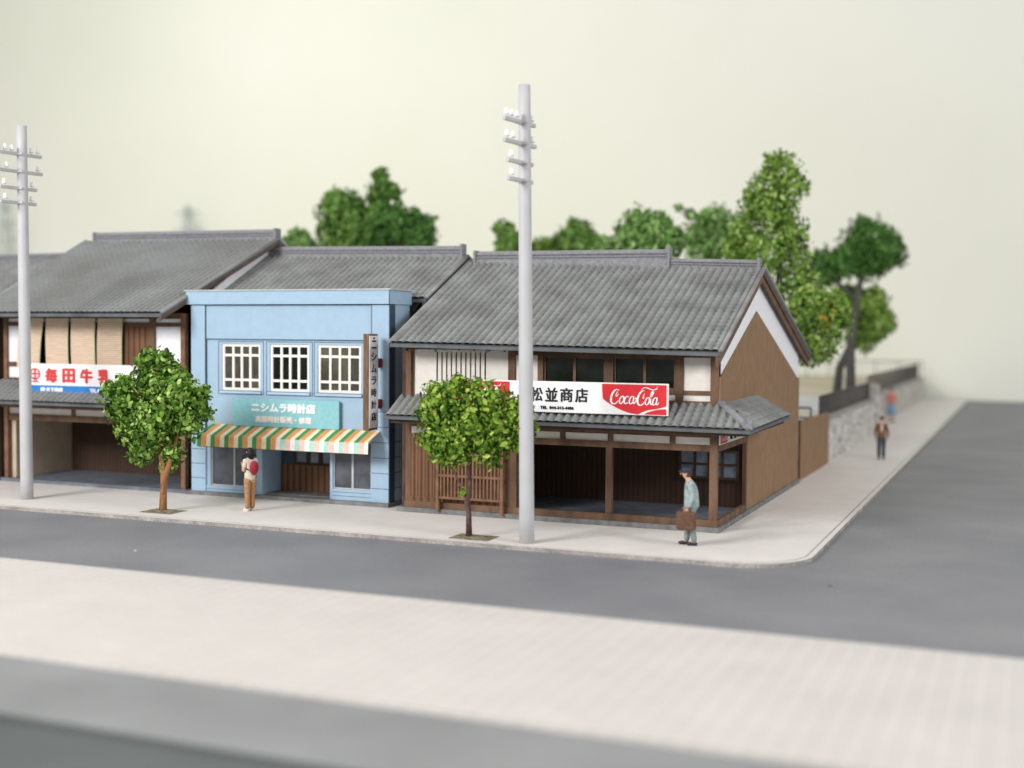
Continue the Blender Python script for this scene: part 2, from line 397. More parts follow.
def gabled_roof(root, x0, x1, ye, ze, yr, zr0, zr1, yb, zb, tmat='tile', x1r=None, bd=.34, bargeL=True, bargeR=True):
    """front slope, back slope, eave board and barge boards"""
    mb = MB()
    A0, A1 = Vector((x0, ye, ze[0])), Vector((x1, ye, ze[1])); R0, R1 = Vector((x0, yr, zr0)), Vector((x1r or x1, yr, zr1))
    C0, C1 = Vector((x0, yb, zb)), Vector((x1, yb, zb))
    tiles(mb, A0, A1, R0, R1, m=tmat); tiles(mb, C1, C0, R1, R0, m=tmat)
    slab_poly(mb, [A0, A1, R1, R0], .09, 'edge'); slab_poly(mb, [R0, R1, C1, C0], .09, 'edge')
    # verge tiles: a run of rounded tiles along each gable edge
    for a, b_ in ((A0, R0), (A1, R1), (C0, R0), (C1, R1)):
        mb.tube([a+Vector((0, 0, .03)), b_+Vector((0, 0, .03))], .055, 8, tmat)
    roof = mb.build('roof', tmat, root)
    for side, on in ((0, bargeL), (1, bargeR)):
        if not on: continue
        bb = MB()
        a, r, c = (A0, R0, C0) if side == 0 else (A1, R1, C1)
        s = .05 if side == 0 else -.05
        for p, q in ((a, r), (c, r)):
            V = []
            for P in (p, q):
                for dx in (s, s+(.06 if side == 0 else -.06)):
                    for dz in (-.1, -bd): V.append((P.x+dx, P.y, P.z+dz))
            bb.mesh(V, [(0, 1, 3, 2), (4, 6, 7, 5), (0, 4, 5, 1), (2, 3, 7, 6), (0, 2, 6, 4), (1, 5, 7, 3)])
            # thin upper strip
            V = []
            for P in (p, q):
                for dx in (s*.2, s*.2+(.035 if side == 0 else -.035)):
                    for dz in (-.075, -.16): V.append((P.x+dx, P.y, P.z+dz))
            bb.mesh(V, [(0, 1, 3, 2), (4, 6, 7, 5), (0, 4, 5, 1), (2, 3, 7, 6), (0, 2, 6, 4), (1, 5, 7, 3)])
        bb.build('barge_board', 'brown', root)
    ev = MB(); ev.box(x0+.3, x1-.2, ye+.3, ye+.36, min(ze)-.02, min(ze)+.03)
    x = x0+.2
    while x < x1-.1:
        V = [];
        sl = (zr0-ze[0])/(yr-ye)
        for yy in (ye+.13, ye+.95):
            tt = (x-x0)/(x1-x0); za_ = ze[0]*(1-tt)+ze[1]*tt; zr_ = zr0*(1-tt)+zr1*tt; z = za_+(yy-ye)*(zr_-za_)/(yr-ye)-.03
            for dx in (0, .05):
                for dz in (-.1, -.16): V.append((x+dx, yy, z+dz-.0))
        ev.mesh(V, [(0, 1, 3, 2), (4, 6, 7, 5), (0, 4, 5, 1), (2, 3, 7, 6), (0, 2, 6, 4), (1, 5, 7, 3)])
        x += .4
    ev.build('rafter_row', 'darkbrown', root)
    return roof

def window(root, x0, x1, y, z0, z1, nx, nz, fm='brown', gm='glass', fw=.05, zs=None, depth=.05, name='window', bar=.03):
    f = MB()
    f.box(x0, x0+fw, y, y+depth, z0, z1); f.box(x1-fw, x1, y, y+depth, z0, z1)
    f.box(x0+fw, x1-fw, y, y+depth, z0, z0+fw); f.box(x0+fw, x1-fw, y, y+depth, z1-fw, z1)
    for i in range(1, nx):
        x = x0+fw+(x1-x0-2*fw)*i/nx; f.box(x-bar/2, x+bar/2, y+.006, y+depth-.006, z0+fw, z1-fw)
    zz = zs if zs is not None else [z0+fw+(z1-z0-2*fw)*i/nz for i in range(1, nz)]
    for z in zz: f.box(x0+fw, x1-fw, y+.01, y+depth-.01, z-bar/2, z+bar/2)
    fo = f.build(name, fm, root)
    MB().box(x0+fw*.5, x1-fw*.5, y+depth*.7, y+depth*.7+.012, z0+fw*.5, z1-fw*.5).build('pane', gm, fo)
    return fo

# ------------------------------------------------------------------ corner shop (right building)
A = thing('corner_shop_house', 'two storey brown timber corner house with grey tiled roof, white gable and open shop front', 'house', (-4, 5, 0))
MB().box(-8.2, .06, 0, 10.8, -.0, .12).build('plinth', 'slab', A, bevel=.01)
# ground sills and floor
s = MB(); s.box(-8.0, .0, .06, .2, .122, .28); s.box(-.1, .0, .2, 3.25, .122, .27); s.build('sill', 'brown', A)
MB().box(-7.9, -.1, .2, 5, .122, .15).build('shop_floor', 'floorint', A)
# side wall (faces +X)
sw = MB()
sw.box(-.12, 0, 3.25, 10.7, .122, 3.22)
sw.box(-.1, 0, .2, 3.25, 2.3, 3.22)
sw.prism([(10.7, 3.22), (10.35, 3.24), (4.18, 5.12), (.2, 3.54), (.2, 3.22)], 0, -.025, 0)
sw.build('side_wall', 'wall_y', A)
g = MB(); g.prism([(.2, 3.22), (10.66, 3.22), (10.66, 3.95), (4.24, 6.05), (.2, 4.18)], 0, -.09, -.03)
g.build('gable', 'gable', A)
l = MB(); l.prism([(.12, .122), (10.66, .122), (10.66, 3.95), (4.24, 6.1), (.12, 4.14)], 0, -8.1, -8.0); l.box(-8.1, -.12, 10.5, 10.6, .122, 3.9)
l.build('rear_wall', 'darkbrown', A)
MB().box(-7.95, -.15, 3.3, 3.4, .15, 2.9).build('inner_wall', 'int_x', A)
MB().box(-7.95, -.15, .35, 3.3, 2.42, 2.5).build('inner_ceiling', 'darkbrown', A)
w = MB(); w.box(-.11, -.02, 3.18, 3.25, .27, 2.0); w.build('post', 'brown', A)
window(A, -1.75, -.2, 3.2, .85, 1.6, 4, 2, 'darkbrown', 'glassblue', .06, name='glazed_door', bar=.06)
# posts of the shop front
for x0, x1, z0, z1, y in ((-8.0, -7.86, .28, 4.05, .12), (-5.22, -4.97, .28, 1.84, .1), (-2.69, -2.54, .28, 1.84, .1), (-.2, -.02, .28, 2.3, .08)):
    MB().box(x0, x1, y, y+.13, z0, z1).build('post', 'brown', A)
b = MB(); b.box(-7.86, -.2, .11, .22, 1.84, 1.99); b.box(-7.86, -.2, .11, .22, 2.16, 2.42)
for x in (-6.6, -5.2, -3.85, -2.65, -1.15): b.box(x, x+.13, .112, .2, 1.99, 2.16)
b.box(-.12, -.01, .2, 3.25, 1.84, 2.0); b.box(-.12, -.01, .2, 3.25, 2.2, 2.3)
b.build('beam', 'brown', A)
for x0, x1 in ((-7.86, -6.6), (-6.47, -5.2), (-5.07, -3.85), (-3.72, -2.65), (-2.52, -1.15), (-1.02, -.2)):
    MB().box(x0, x1, .15, .18, 1.99, 2.16).build('transom_panel', 'plaster', A)
MB().box(-.1, -.05, .2, 3.25, 2.0, 2.2).build('transom_panel', 'plaster', A)
# boarded wall and lattice at the left
MB().box(-7.86, -5.22, .16, .2, .28, 1.84).build('board_wall', 'board_x', A)
d = MB(); d.box(-7.86, -7.05, .09, .155, .2, 1.95)
for i in range(4): d.box(-7.84+i*.2, -7.83+i*.2, .083, .089, .4, 1.95, 'darkbrown')
d.box(-7.86, -7.05, .07, .089, .2, .24); d.box(-7.86, -7.05, .07, .089, .36, .4); d.build('boarded_door', 'board_x', A)
lt = MB()
lt.box(-7.05, -6.97, -.1, -.02, .08, 1.95); lt.box(-5.32, -5.24, -.1, -.02, .08, 1.95)
for z in (.4, .95, 1.5, 1.88): lt.box(-6.97, -5.32, -.085, -.03, z, z+.06)
for i in range(17):
    x = -6.97+1.65*(i+.5)/17; lt.box(x-.022, x+.022, -.075, -.04, .46, 1.88)
lt.box(-6.97, -5.32, -.02, -.01, .4, .46); lt.build('lattice_screen', 'redbrown', A)
# upper floor facade
for x0, x1 in ((-8.0, -7.82), (-5.24, -5.06), (-4.47, -4.33), (-2.76, -2.56), (-1.05, -.87), (-.23, -.03)):
    MB().box(x0, x1, .19, .34, 2.78, 4.12).build('post', 'brown', A)
b = MB(); b.box(-5.06, -.23, .21, .3, 3.98, 4.12); b.box(-5.06, -.23, .21, .3, 3.12, 3.22); b.box(-5.06, -.23, .21, .3, 2.78, 2.98); b.build('beam', 'brown', A)
pl = MB()
n_s = 11
pl.box(-7.82, -7.21, .24, .3, 2.78, 4.12); pl.box(-5.85, -5.24, .24, .3, 2.78, 4.12); pl.box(-7.25, -5.81, .24, .3, 4.03, 4.12); pl.box(-7.25, -5.81, .24, .3, 2.78, 3.3)
for i in range(n_s-1):
    x = -7.25+1.44*(i+1)/n_s; pl.box(x-.044, x+.044, .24, .3, 3.3, 4.03)
pl.box(-5.06, -4.47, .24, .3, 3.22, 3.98); pl.box(-5.06, -4.47, .24, .3, 2.98, 3.12)
pl.box(-.87, -.23, .24, .3, 3.22, 3.98)
for x0, x1 in ((-4.33, -2.76), (-2.56, -1.05), (-.87, -.23)): pl.box(x0, x1, .24, .3, 2.98, 3.12)
pl.build('plaster_wall', 'plaster', A)
MB().box(-7.3, -5.75, .4, .43, 3.2, 4.1).build('slot_dark_sheet', 'black', A)  # black sheet put in for the darkness inside the slits
window(A, -4.33, -2.76, .24, 3.22, 3.98, 2, 1, 'brown', 'glass', .05, bar=.07)
window(A, -2.56, -1.05, .24, 3.22, 3.98, 2, 1, 'brown', 'glass', .05, bar=.07)
# roof
roofA = gabled_roof(A, -8.12, .16, -.52, (4.24, 4.12), 4.24, 6.5, 6.22, 11.7, 3.88, 'tile', bargeL=False)
r = MB(); ridge_cap(r, -7.9, -2.36, 4.24, 6.5, 6.46, .3); finial(r, -7.93, 4.24, 6.5, .3); finial(r, -2.34, 4.24, 6.42, .38); r.build('ridge_cap', 'ridge', roofA)
r = MB(); ridge_cap(r, -2.3, .0, 4.24, 6.28, 6.2, .24); finial(r, .03, 4.24, 6.2, .27); r.build('ridge_cap', 'ridge', roofA)
# pent roof with a hip round the corner
pm = MB()
hipn = Vector((1, 1, 0)).normalized()
E0 = Vector((.88, -.62, 2.4)); T0 = Vector((0, .24, 2.9))
hd = (T0-E0); hd.z = 0; hn = Vector((-hd.y, hd.x, 0)).normalized()   # points to one side of the hip line
if hn.x < 0: hn = -hn
tiles(pm, (-8.2, -.62, 2.44), (.88, -.62, 2.4), (-8.2, .24, 2.93), (.88, .24, 2.9), row_h=.2, cut=[(E0, hn)])
tiles(pm, (.88, -.62, 2.4), (.88, 4.25, 2.46), (0.0, -.62, 2.9), (0.0, 4.25, 2.94), row_h=.2, cut=[(E0, -hn)])
slab_poly(pm, [(-8.2, -.62, 2.44), E0, T0, (-8.2, .24, 2.93)], .07, 'edge')
slab_poly(pm, [E0, (.88, 4.25, 2.46), (0, 4.25, 2.94), T0], .07, 'edge')
pent = pm.build('pent_roof', 'tile', A)
h = MB(); h.tube([E0+Vector((-.05, .05, .06)), T0+Vector((0, 0, .07))], .085, 10); h.box(.78, .9, -.6, -.5, 2.42, 2.66); h.build('hip_ridge', 'ridge', pent)
h = MB()
for i in range(20):
    x = -8+i*.44; h.prism([(-.55, 2.37), (.2, 2.79), (.2, 2.73), (-.55, 2.31)], 1, 0, .05) if False else None
    h.mesh([(x, -.55, 2.39), (x+.05, -.55, 2.39), (x+.05, .2, 2.80), (x, .2, 2.80), (x, -.55, 2.33), (x+.05, -.55, 2.33), (x+.05, .2, 2.74), (x, .2, 2.74)],
           [(0, 1, 2, 3), (4, 7, 6, 5), (0, 4, 5, 1), (1, 5, 6, 2), (2, 6, 7, 3), (3, 7, 4, 0)])
h.box(-8.1, .72, -.5, -.44, 2.27, 2.35); h.box(.68, .74, -.44, 4.1, 2.27, 2.35)
h.build('rafter_row', 'darkbrown', A)

# ------------------------------------------------------------------ blue shop
Bb = thing('blue_shop', 'light blue flat fronted shop with three white windows and a striped awning', 'shop', (-11.8, 5, 0))
MB().box(-15.0, -8.66, .42, 10.5, 0, .1).build('plinth', 'slab', Bb)
w = MB(); Yf = .6
w.box(-14.9, -14.43, Yf-.03, Yf+.25, .1, 5.24)                  # left pilaster
w.box(-9.23, -8.72, Yf-.03, Yf+.25, .1, 5.24)                   # right pilaster
w.box(-14.43, -9.23, Yf, Yf+.25, 4.3, 5.24)                      # upper panel
w.box(-14.43, -9.23, Yf+.03, Yf+.25, 1.75, 2.88)                 # band over the awning
w.box(-14.43, -13.93, Yf+.03, Yf+.25, 2.88, 4.3); w.box(-12.68, -12.38, Yf+.03, Yf+.25, 2.88, 4.3)
w.box(-11.15, -10.89, Yf+.03, Yf+.25, 2.88, 4.3); w.box(-9.58, -9.23, Yf+.03, Yf+.25, 2.88, 4.3)
for x0, x1 in ((-13.93, -12.68), (-12.38, -11.15), (-10.89, -9.58)): w.box(x0, x1, Yf+.03, Yf+.25, 4.17, 4.3)
w.box(-8.9, -8.72, Yf+.25, 1.7, .1, 5.24); w.box(-8.95, -8.76, 1.7, 10, .1, 4.6); w.box(-14.9, -14.7, Yf+.25, 10, .1, 4.6)
w.box(-14.43, -12.8, Yf+.0, Yf+.2, .1, .26); w.box(-10.42, -9.23, Yf+.0, Yf+.2, .1, .38)
w.box(-14.43, -14.3, Yf+.02, Yf+.2, .26, 1.75); w.box(-12.8, -12.62, Yf+.02, Yf+1.0, .1, 1.75); w.box(-10.5, -10.42, Yf+.02, Yf+1.0, .1, 1.75); w.box(-9.27, -9.23, Yf+.02, Yf+.2, .38, 1.75)
w.build('wall', 'blue', Bb)
gr = MB()
for z in (.45, .85, 1.25, 1.65): # courses on the pilasters
    gr.box(-9.225, -8.718, Yf-.034, Yf+.2, z, z+.014); gr.box(-14.902, -14.44, Yf-.034, Yf+.2, z, z+.014); gr.box(-8.74, -8.716, Yf+.2, 1.7, z, z+.014)
for z in (2.05, 2.45): gr.box(-9.225, -8.718, Yf-.034, Yf+.2, z, z+.012)
gr.box(-14.44, -14.42, Yf-.032, Yf+.02, 1.8, 5.24); gr.box(-9.245, -9.225, Yf-.032, Yf+.02, 1.8, 5.24)
gr.box(-14.42, -9.24, Yf-.004, Yf+.05, 4.285, 4.305); gr.box(-14.9, -8.72, Yf-.034, Yf, 5.215, 5.235)
gr.box(-8.727, -8.7, Yf-.034, Yf+.26, .1, 5.24)
gr.box(-14.43, -12.8, Yf-.004, Yf+.1, .17, .18); gr.box(-10.42, -9.23, Yf-.004, Yf+.1, .2, .21); gr.box(-10.42, -9.23, Yf-.004, Yf+.1, .3, .31)
for x0, x1 in ((-13.98, -12.63), (-12.43, -11.1), (-10.94, -9.5)):   # outline of the window surrounds
    y = Yf+.024
    gr.box(x0-.06, x0-.045, y, y+.02, 2.8, 4.24); gr.box(x1+.045, x1+.06, y, y+.02, 2.8, 4.24)
    gr.box(x0-.045, x1+.045, y, y+.02, 4.225, 4.24); gr.box(x0-.045, x1+.045, y, y+.02, 2.8, 2.813); gr.box(x0-.045, x1+.045, y, y+.02, 2.89, 2.9)
gr.build('joint_lines', 'bluedark', Bb)
f = MB(); f.box(-15.02, -8.68, Yf-.1, Yf+.25, 5.24, 5.6); f.box(-8.9, -8.685, Yf+.25, 1.75, 5.24, 5.6); f.box(-15.0, -14.8, Yf+.25, 1.75, 5.24, 5.6)
fa = f.build('parapet', 'blue', Bb)
MB().box(-8.692, -8.676, Yf-.104, Yf-.085, 5.24, 5.6).build('corner_joint', 'bluedark', fa)
c = MB(); c.box(-15.07, -8.64, Yf-.13, Yf+.3, 5.6, 5.635); c.box(-8.95, -8.64, Yf+.3, 1.8, 5.6, 5.635); c.build('coping', 'coping', Bb)
for (x0, x1), gm in zip(((-13.93, -12.68), (-12.38, -11.15), (-10.89, -9.58)), ('glassbrown', 'glass', 'glassbrown')):
    wn = window(Bb, x0, x1, Yf+.06, 2.9, 4.17, 4, 1, 'white', gm, .075, zs=[3.19, 3.86], depth=.06, bar=.07)
    MB().box(x0-.04, x1+.04, Yf-.03, Yf+.055, 2.82, 2.885).build('window_sill', 'bluelight', wn)
window(Bb, -14.3, -12.8, Yf+.06, .26, 1.8, 2, 1, 'coping', 'glassgrey', .035, bar=.05, name='shop_window')
window(Bb, -10.42, -9.27, Yf+.06, .38, 1.8, 2, 1, 'coping', 'glassgrey', .035, bar=.06, name='shop_window')
dr = MB(); dr.box(-12.62, -10.5, 1.52, 1.6, .1, .85); dr.build('door', 'board_x', Bb)
window(Bb, -12.2, -10.5, 1.52, .85, 1.75, 4, 1, 'darkbrown', 'glassblue', .07, bar=.12, name='door_window')
MB().box(-12.62, -12.2, 1.54, 1.6, .85, 1.75).build('door_side', 'bluedark', Bb)
MB().box(-12.62, -10.5, .8, 1.52, .1, .13).build('doorstep', 'slab', Bb)
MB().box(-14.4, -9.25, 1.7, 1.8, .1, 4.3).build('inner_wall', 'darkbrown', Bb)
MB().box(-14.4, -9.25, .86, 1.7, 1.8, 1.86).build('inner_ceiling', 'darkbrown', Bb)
# awning with stripes, built strip by strip
aw = MB(); x = -14.22; per = [('green', .135), ('orange', .165), ('creams', .14)]
i = 0; first = True
while x < -8.98:
    k, wd = per[i % 3]; i += 1; x2 = min(x+wd, -8.97)
    sk = .0
    fr = lambda a: a
    fade = x > -11.75
    kv = {'green': 'palegreen', 'orange': 'palepink', 'creams': 'palecream'}[k] if fade else k
    ytop, zt, yb, zb, zv = Yf, 1.97, -.08, 1.69, 1.41
    # sloping sheet is sewn in three rows, the hanging valance gently scalloped
    pr = [(ytop, zt), (.3, 1.86), (yb+.02, 1.715), (yb, zb)]
    for (ya, za), (yc, zc) in zip(pr, pr[1:]):
        aw.face([(x, ya, za), (x2, ya, za), (x2, yc, zc), (x, yc, zc)], 'aw_'+k)
        aw.face([(x, ya, za-.02), (x2, ya, za-.02), (x2, yc, zc-.02), (x, yc, zc-.02)], 'aw_'+k)
    aw.face([(x, yb, zb), (x2, yb, zb), (x2, yb-.015, zv), (x, yb-.015, zv)], 'aw_'+kv)
    aw.face([(x, yb+.012, zb), (x2, yb+.012, zb), (x2, yb-.003, zv), (x, yb-.003, zv)], 'aw_'+kv)
    x = x2
for xe in (-14.22, -8.97): aw.face([(xe, Yf, 1.97), (xe, -.08, 1.69), (xe, -.09, 1.41), (xe, -.07, 1.41), (xe, -.05, 1.66), (xe, Yf, 1.94)], 'aw_creams')
awo = aw.build('awning', 'aw_creams', Bb)
rr = MB(); rr.box(-14.2, -9.0, -.06, -.03, 1.39, 1.42); rr.build('rail', 'iron', awo)
roofB = gabled_roof(Bb, -14.9, -8.28, 1.78, (5.45, 5.4), 4.4, 6.78, 6.66, 10.5, 4.3, 'tile', bargeL=False)
r = MB(); ridge_cap(r, -14.7, -8.42, 4.4, 6.78, 6.68, .3); finial(r, -8.42, 4.4, 6.68, .33); r.build('ridge_cap', 'ridge', roofB)
gw = MB(); gw.prism([(1.2, 4.6), (9.9, 4.3), (4.4, 6.5)], 0, -8.75, -8.66); gw.build('gable', 'darkbrown', Bb); gw = MB(); gw.prism([(1.2, 4.6), (9.9, 4.3), (4.4, 6.5)], 0, -14.7, -14.6); gw.build('gable', 'darkbrown', Bb)

# ------------------------------------------------------------------ left building with open garage
Lb = thing('milk_shop_house', 'brown timber house with bamboo blinds upstairs and an open garage below', 'house', (-18.5, 5, 0))
Yl = .66
MB().box(-21.75, -15.05, .5, 10.5, 0, .1).build('floor_slab', 'floorint', Lb)
for x0, x1, z0, z1 in ((-21.7, -21.56, .1, 5.0), (-15.28, -15.14, .1, 5.0), (-16.35, -16.17, 3.0, 4.9), (-20.55, -20.42, 3.0, 4.9)):
    MB().box(x0, x1, Yl-.06, Yl+.1, z0, z1).build('post', 'redbrown' if z0 < 1 else 'brown', Lb)
b = MB()
b.box(-21.56, -15.28, Yl-.02, Yl+.08, 1.84, 2.02); b.box(-21.56, -15.28, Yl-.02, Yl+.08, 2.2, 2.5); b.box(-19.2, -19.05, Yl-.015, Yl+.06, 2.02, 2.2); b.box(-17.2, -17.05, Yl-.015, Yl+.06, 2.02, 2.2)
b.box(-21.56, -15.28, Yl-.02, Yl+.08, 4.62, 4.74); b.box(-21.56, -15.28, Yl-.02, Yl+.08, 4.84, 5.0); b.box(-21.56, -20.5, Yl-.02, Yl+.08, 3.42, 3.56); b.box(-16.3, -15.28, Yl-.02, Yl+.08, 3.42, 3.56); b.box(-21.56, -15.28, Yl-.02, Yl+.08, 2.9, 3.1)
b.build('beam', 'brown', Lb)
for x0, x1 in ((-21.56, -19.2), (-19.05, -17.2), (-17.05, -15.28)): MB().box(x0, x1, Yl+.01, Yl+.05, 2.02, 2.2).build('transom_panel', 'plaster', Lb)
for x0, x1, z0, z1 in ((-21.56, -20.55, 3.56, 4.62), (-21.56, -20.55, 3.1, 3.42), (-16.17, -15.28, 3.56, 4.62), (-16.17, -15.28, 3.1, 3.42), (-21.56, -15.28, 4.74, 4.84)):
    MB().box(x0, x1, Yl+.01, Yl+.05, z0, z1).build('plaster_panel', 'gable', Lb)
MB().box(-20.42, -17.3, Yl+.3, Yl+.33, 3.0, 4.62).build('opening_dark_sheet', 'black', Lb)  # black sheet in place of the dark opening behind the blinds
d = MB(); d.box(-17.28, -16.35, Yl+.0, Yl+.05, 3.1, 4.62); d.box(-17.32, -17.26, Yl-.03, Yl+.08, 3.0, 4.62, 'darkbrown'); d.build('board_shutter', 'board_x', Lb)
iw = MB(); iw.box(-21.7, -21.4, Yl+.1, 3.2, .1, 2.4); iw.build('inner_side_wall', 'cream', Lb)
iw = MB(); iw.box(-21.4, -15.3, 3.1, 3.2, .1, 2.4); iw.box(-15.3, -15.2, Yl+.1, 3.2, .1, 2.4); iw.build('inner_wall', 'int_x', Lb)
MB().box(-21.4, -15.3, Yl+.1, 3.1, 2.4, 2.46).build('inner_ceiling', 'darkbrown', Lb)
g = MB(); g.prism([(Yl+.1, 2.5), (10, 2.5), (10, 4.7), (4.3, 7.16), (Yl+.1, 5.2)], 0, -15.0, -14.92); g.build('gable', 'gable', Lb)
g = MB(); g.prism([(Yl+.1, .1), (10, .1), (10, 4.7), (4.3, 7.0), (Yl+.1, 4.95)], 0, -21.74, -21.72); g.box(-21.6, -15.2, 9.9, 10, .1, 4.7); g.build('rear_wall', 'darkbrown', Lb)
roofL = gabled_roof(Lb, -21.85, -15.12, -.42, (4.97, 4.97), 4.3, 7.36, 7.3, 10.6, 4.6, 'tile2', x1r=-14.5, bd=.2)
r = MB(); ridge_cap(r, -21.4, -14.58, 4.3, 7.36, 7.3, .3); finial(r, -21.42, 4.3, 7.36, .28); finial(r, -14.56, 4.3, 7.3, .3); r.build('ridge_cap', 'ridge', roofL)
pm = MB(); tiles(pm, (-21.8, -.4, 2.44), (-15.1, -.4, 2.44), (-21.8, .62, 3.0), (-15.1, .62, 3.0), row_h=.2)
slab_poly(pm, [(-21.8, -.4, 2.44), (-15.1, -.4, 2.44), (-15.1, .62, 3.0), (-21.8, .62, 3.0)], .07, 'edge'); pm.box(-21.75, -15.15, -.3, -.24, 2.3, 2.38, 'darkbrown')
pm.build('pent_roof', 'tile2', Lb)

# neighbour at the far left, mostly outside the picture
N0 = thing('neighbour_house', 'grey roofed house at the far left edge with a lower ridge', 'house', (-25, 5, 0))
MB().box(-30, -21.9, .45, 10.5, 0, .1).build('plinth', 'slab', N0)
w = MB(); w.box(-30, -22.3, .7, 10, .1, 4.9); w.build('wall', 'cream', N0)
w = MB(); w.box(-22.3, -21.95, .6, .75, .1, 4.9); w.box(-30, -22.3, .62, .69, 2.2, 2.5); w.build('post', 'brown', N0)
roofN = gabled_roof(N0, -30, -21.9, -.42, (4.97, 4.97), 4.3, 6.78, 6.78, 10.6, 4.6, 'tile', bargeL=False, bargeR=False)
r = MB(); ridge_cap(r, -29.8, -22, 4.3, 6.78, 6.78, .26); r.build('ridge_cap', 'ridge', roofN)
pm = MB(); tiles(pm, (-30, -.4, 2.44), (-21.9, -.4, 2.44), (-30, .62, 3.0), (-21.9, .62, 3.0), row_h=.2)
slab_poly(pm, [(-30, -.4, 2.44), (-21.9, -.4, 2.44), (-21.9, .62, 3.0), (-30, .62, 3.0)], .07, 'edge'); pm.build('pent_roof', 'tile', N0)

# ------------------------------------------------------------------ blinds
blinds = [(-20.98, -20.12, -.17, 'bamboo blind hanging crooked, half hidden behind the left utility pole'),
          (-20.03, -19.2, 0, 'bamboo blind hanging straight just right of the dark gap beside the left utility pole'),
          (-19.1, -18.23, .01, 'bamboo blind third from the left, between two other straight blinds'),
          (-18.12, -17.24, -.04, 'rightmost bamboo blind, beside the brown board shutter')]
for x0, x1, tl, lab in blinds:
    o = MB()
    z0, z1 = 3.4, 4.86
    nz = 24
    for i in range(nz):
        za = z0+(z1-z0)*i/nz; zb = z0+(z1-z0)*(i+1)/nz-.006
        fa = (z1-za)/(z1-z0); y = Yl-.09-.03*math.sin(fa*3)
        o.box(x0+tl*fa, x1+tl*fa-.035, y-.012, y+.012, za, zb, 'bamboo')
        o.box(x1+tl*fa-.035, x1+tl*fa, y-.013, y+.011, za, zb, 'bambooedge')
    ob = o.build('bamboo_blind', 'bamboo')
    tag(ob, lab, 'blind', 'bamboo blinds hanging under the left eave')

# ------------------------------------------------------------------ signs
# milk sign
S1 = thing('milk_shop_sign', 'white signboard with red characters and a blue strip below bamboo blinds', 'sign', (-18.9, .1, 2.6))
ys = .08
MB().box(-20.55, -16.35, ys, ys+.05, 2.66, 3.54).build('board', 'signwhite', S1, bevel=.008)
MB().box(-20.53, -16.37, ys-.006, ys-.001, 2.68, 2.92).build('strip', 'stripblue', S1)
xx = -19.53
for i, ch in enumerate('毎田牛乳'):
    lettering(ch, (-19.6+i*.635, ys-.008, 3.02), .41, .38, 'redtext', S1, bold=.045)
ring = MB()
for i in range(20):
    a0, a1 = 2*math.pi*i/20, 2*math.pi*(i+1)/20
    cx, cz = -20.0, 3.24
    ring.face([(cx+.2*math.cos(a0), ys-.008, cz+.17*math.sin(a0)), (cx+.2*math.cos(a1), ys-.008, cz+.17*math.sin(a1)), (cx+.145*math.cos(a1), ys-.008, cz+.12*math.sin(a1)), (cx+.145*math.cos(a0), ys-.008, cz+.12*math.sin(a0))])
ring.box(cx-.03, cx+.03, ys-.012, ys-.004, cz-.12, cz+.12); ring.box(cx-.13, cx+.13, ys-.011, ys-.005, cz-.02, cz+.03)
ring.box(cx-.16, cx+.16, ys-.011, ys-.005, cz-.235, cz-.205); ring.box(cx-.05, cx-.01, ys-.01, ys-.005, cz-.21, cz-.17); ring.box(cx+.03, cx+.07, ys-.01, ys-.005, cz-.21, cz-.17)
ring.build('emblem', 'redtext', S1)
lettering('㈱ 木下商店', (-19.78, ys-.01, 2.75), .8, .11, 'whitetext', S1, bold=.06)
lettering('TEL 044-313-2106', (-18.0, ys-.01, 2.75), 1.1, .1, 'whitetext', S1, bold=.06)
# shop name sign above the awning
S2 = thing('clock_shop_sign', 'turquoise signboard with white Japanese lettering above the striped awning', 'sign', (-11.8, .5, 2.3))
MB().box(-13.48, -10.16, Yf-.1, Yf-.034, 1.95, 2.7).build('board', 'teal', S2, bevel=.008)
lettering('ニシムラ時計店', (-12.86, Yf-.106, 2.35), 1.98, .24, 'whitetext', S2, bold=.05)
lettering('高級時計販売・修理', (-12.74, Yf-.106, 2.07), 1.74, .17, 'pinktext', S2, bold=.04)
# projecting vertical sign
S3 = thing('vertical_shop_sign', 'tall narrow projecting wooden sign with black vertical lettering on its white face', 'sign', (-9.2, .1, 3.2))
MB().box(-9.05, -8.89, -.2, .28, 2.02, 4.47).build('board', 'signwood', S3, bevel=.01)
MB().box(-8.89, -8.876, -.18, .27, 2.08, 4.42).build('face', 'signwhite', S3)
for i, ch in enumerate('ニシムラ時計店'):
    z = 4.1-i*.305
    lettering(ch, (-8.874, -.08, z), .25, .2, 'black', S3, 'right', bold=.02)
MB().box(-8.876, -8.868, .0, .09, 4.34, 4.38).build('mark', 'black', S3)
for z in (3.6, 2.55):
    b = MB(); b.box(-9.03, -8.9, .28, Yf-.034, z, z+.24); b.build('bracket', 'bracket', S3, bevel=.03)
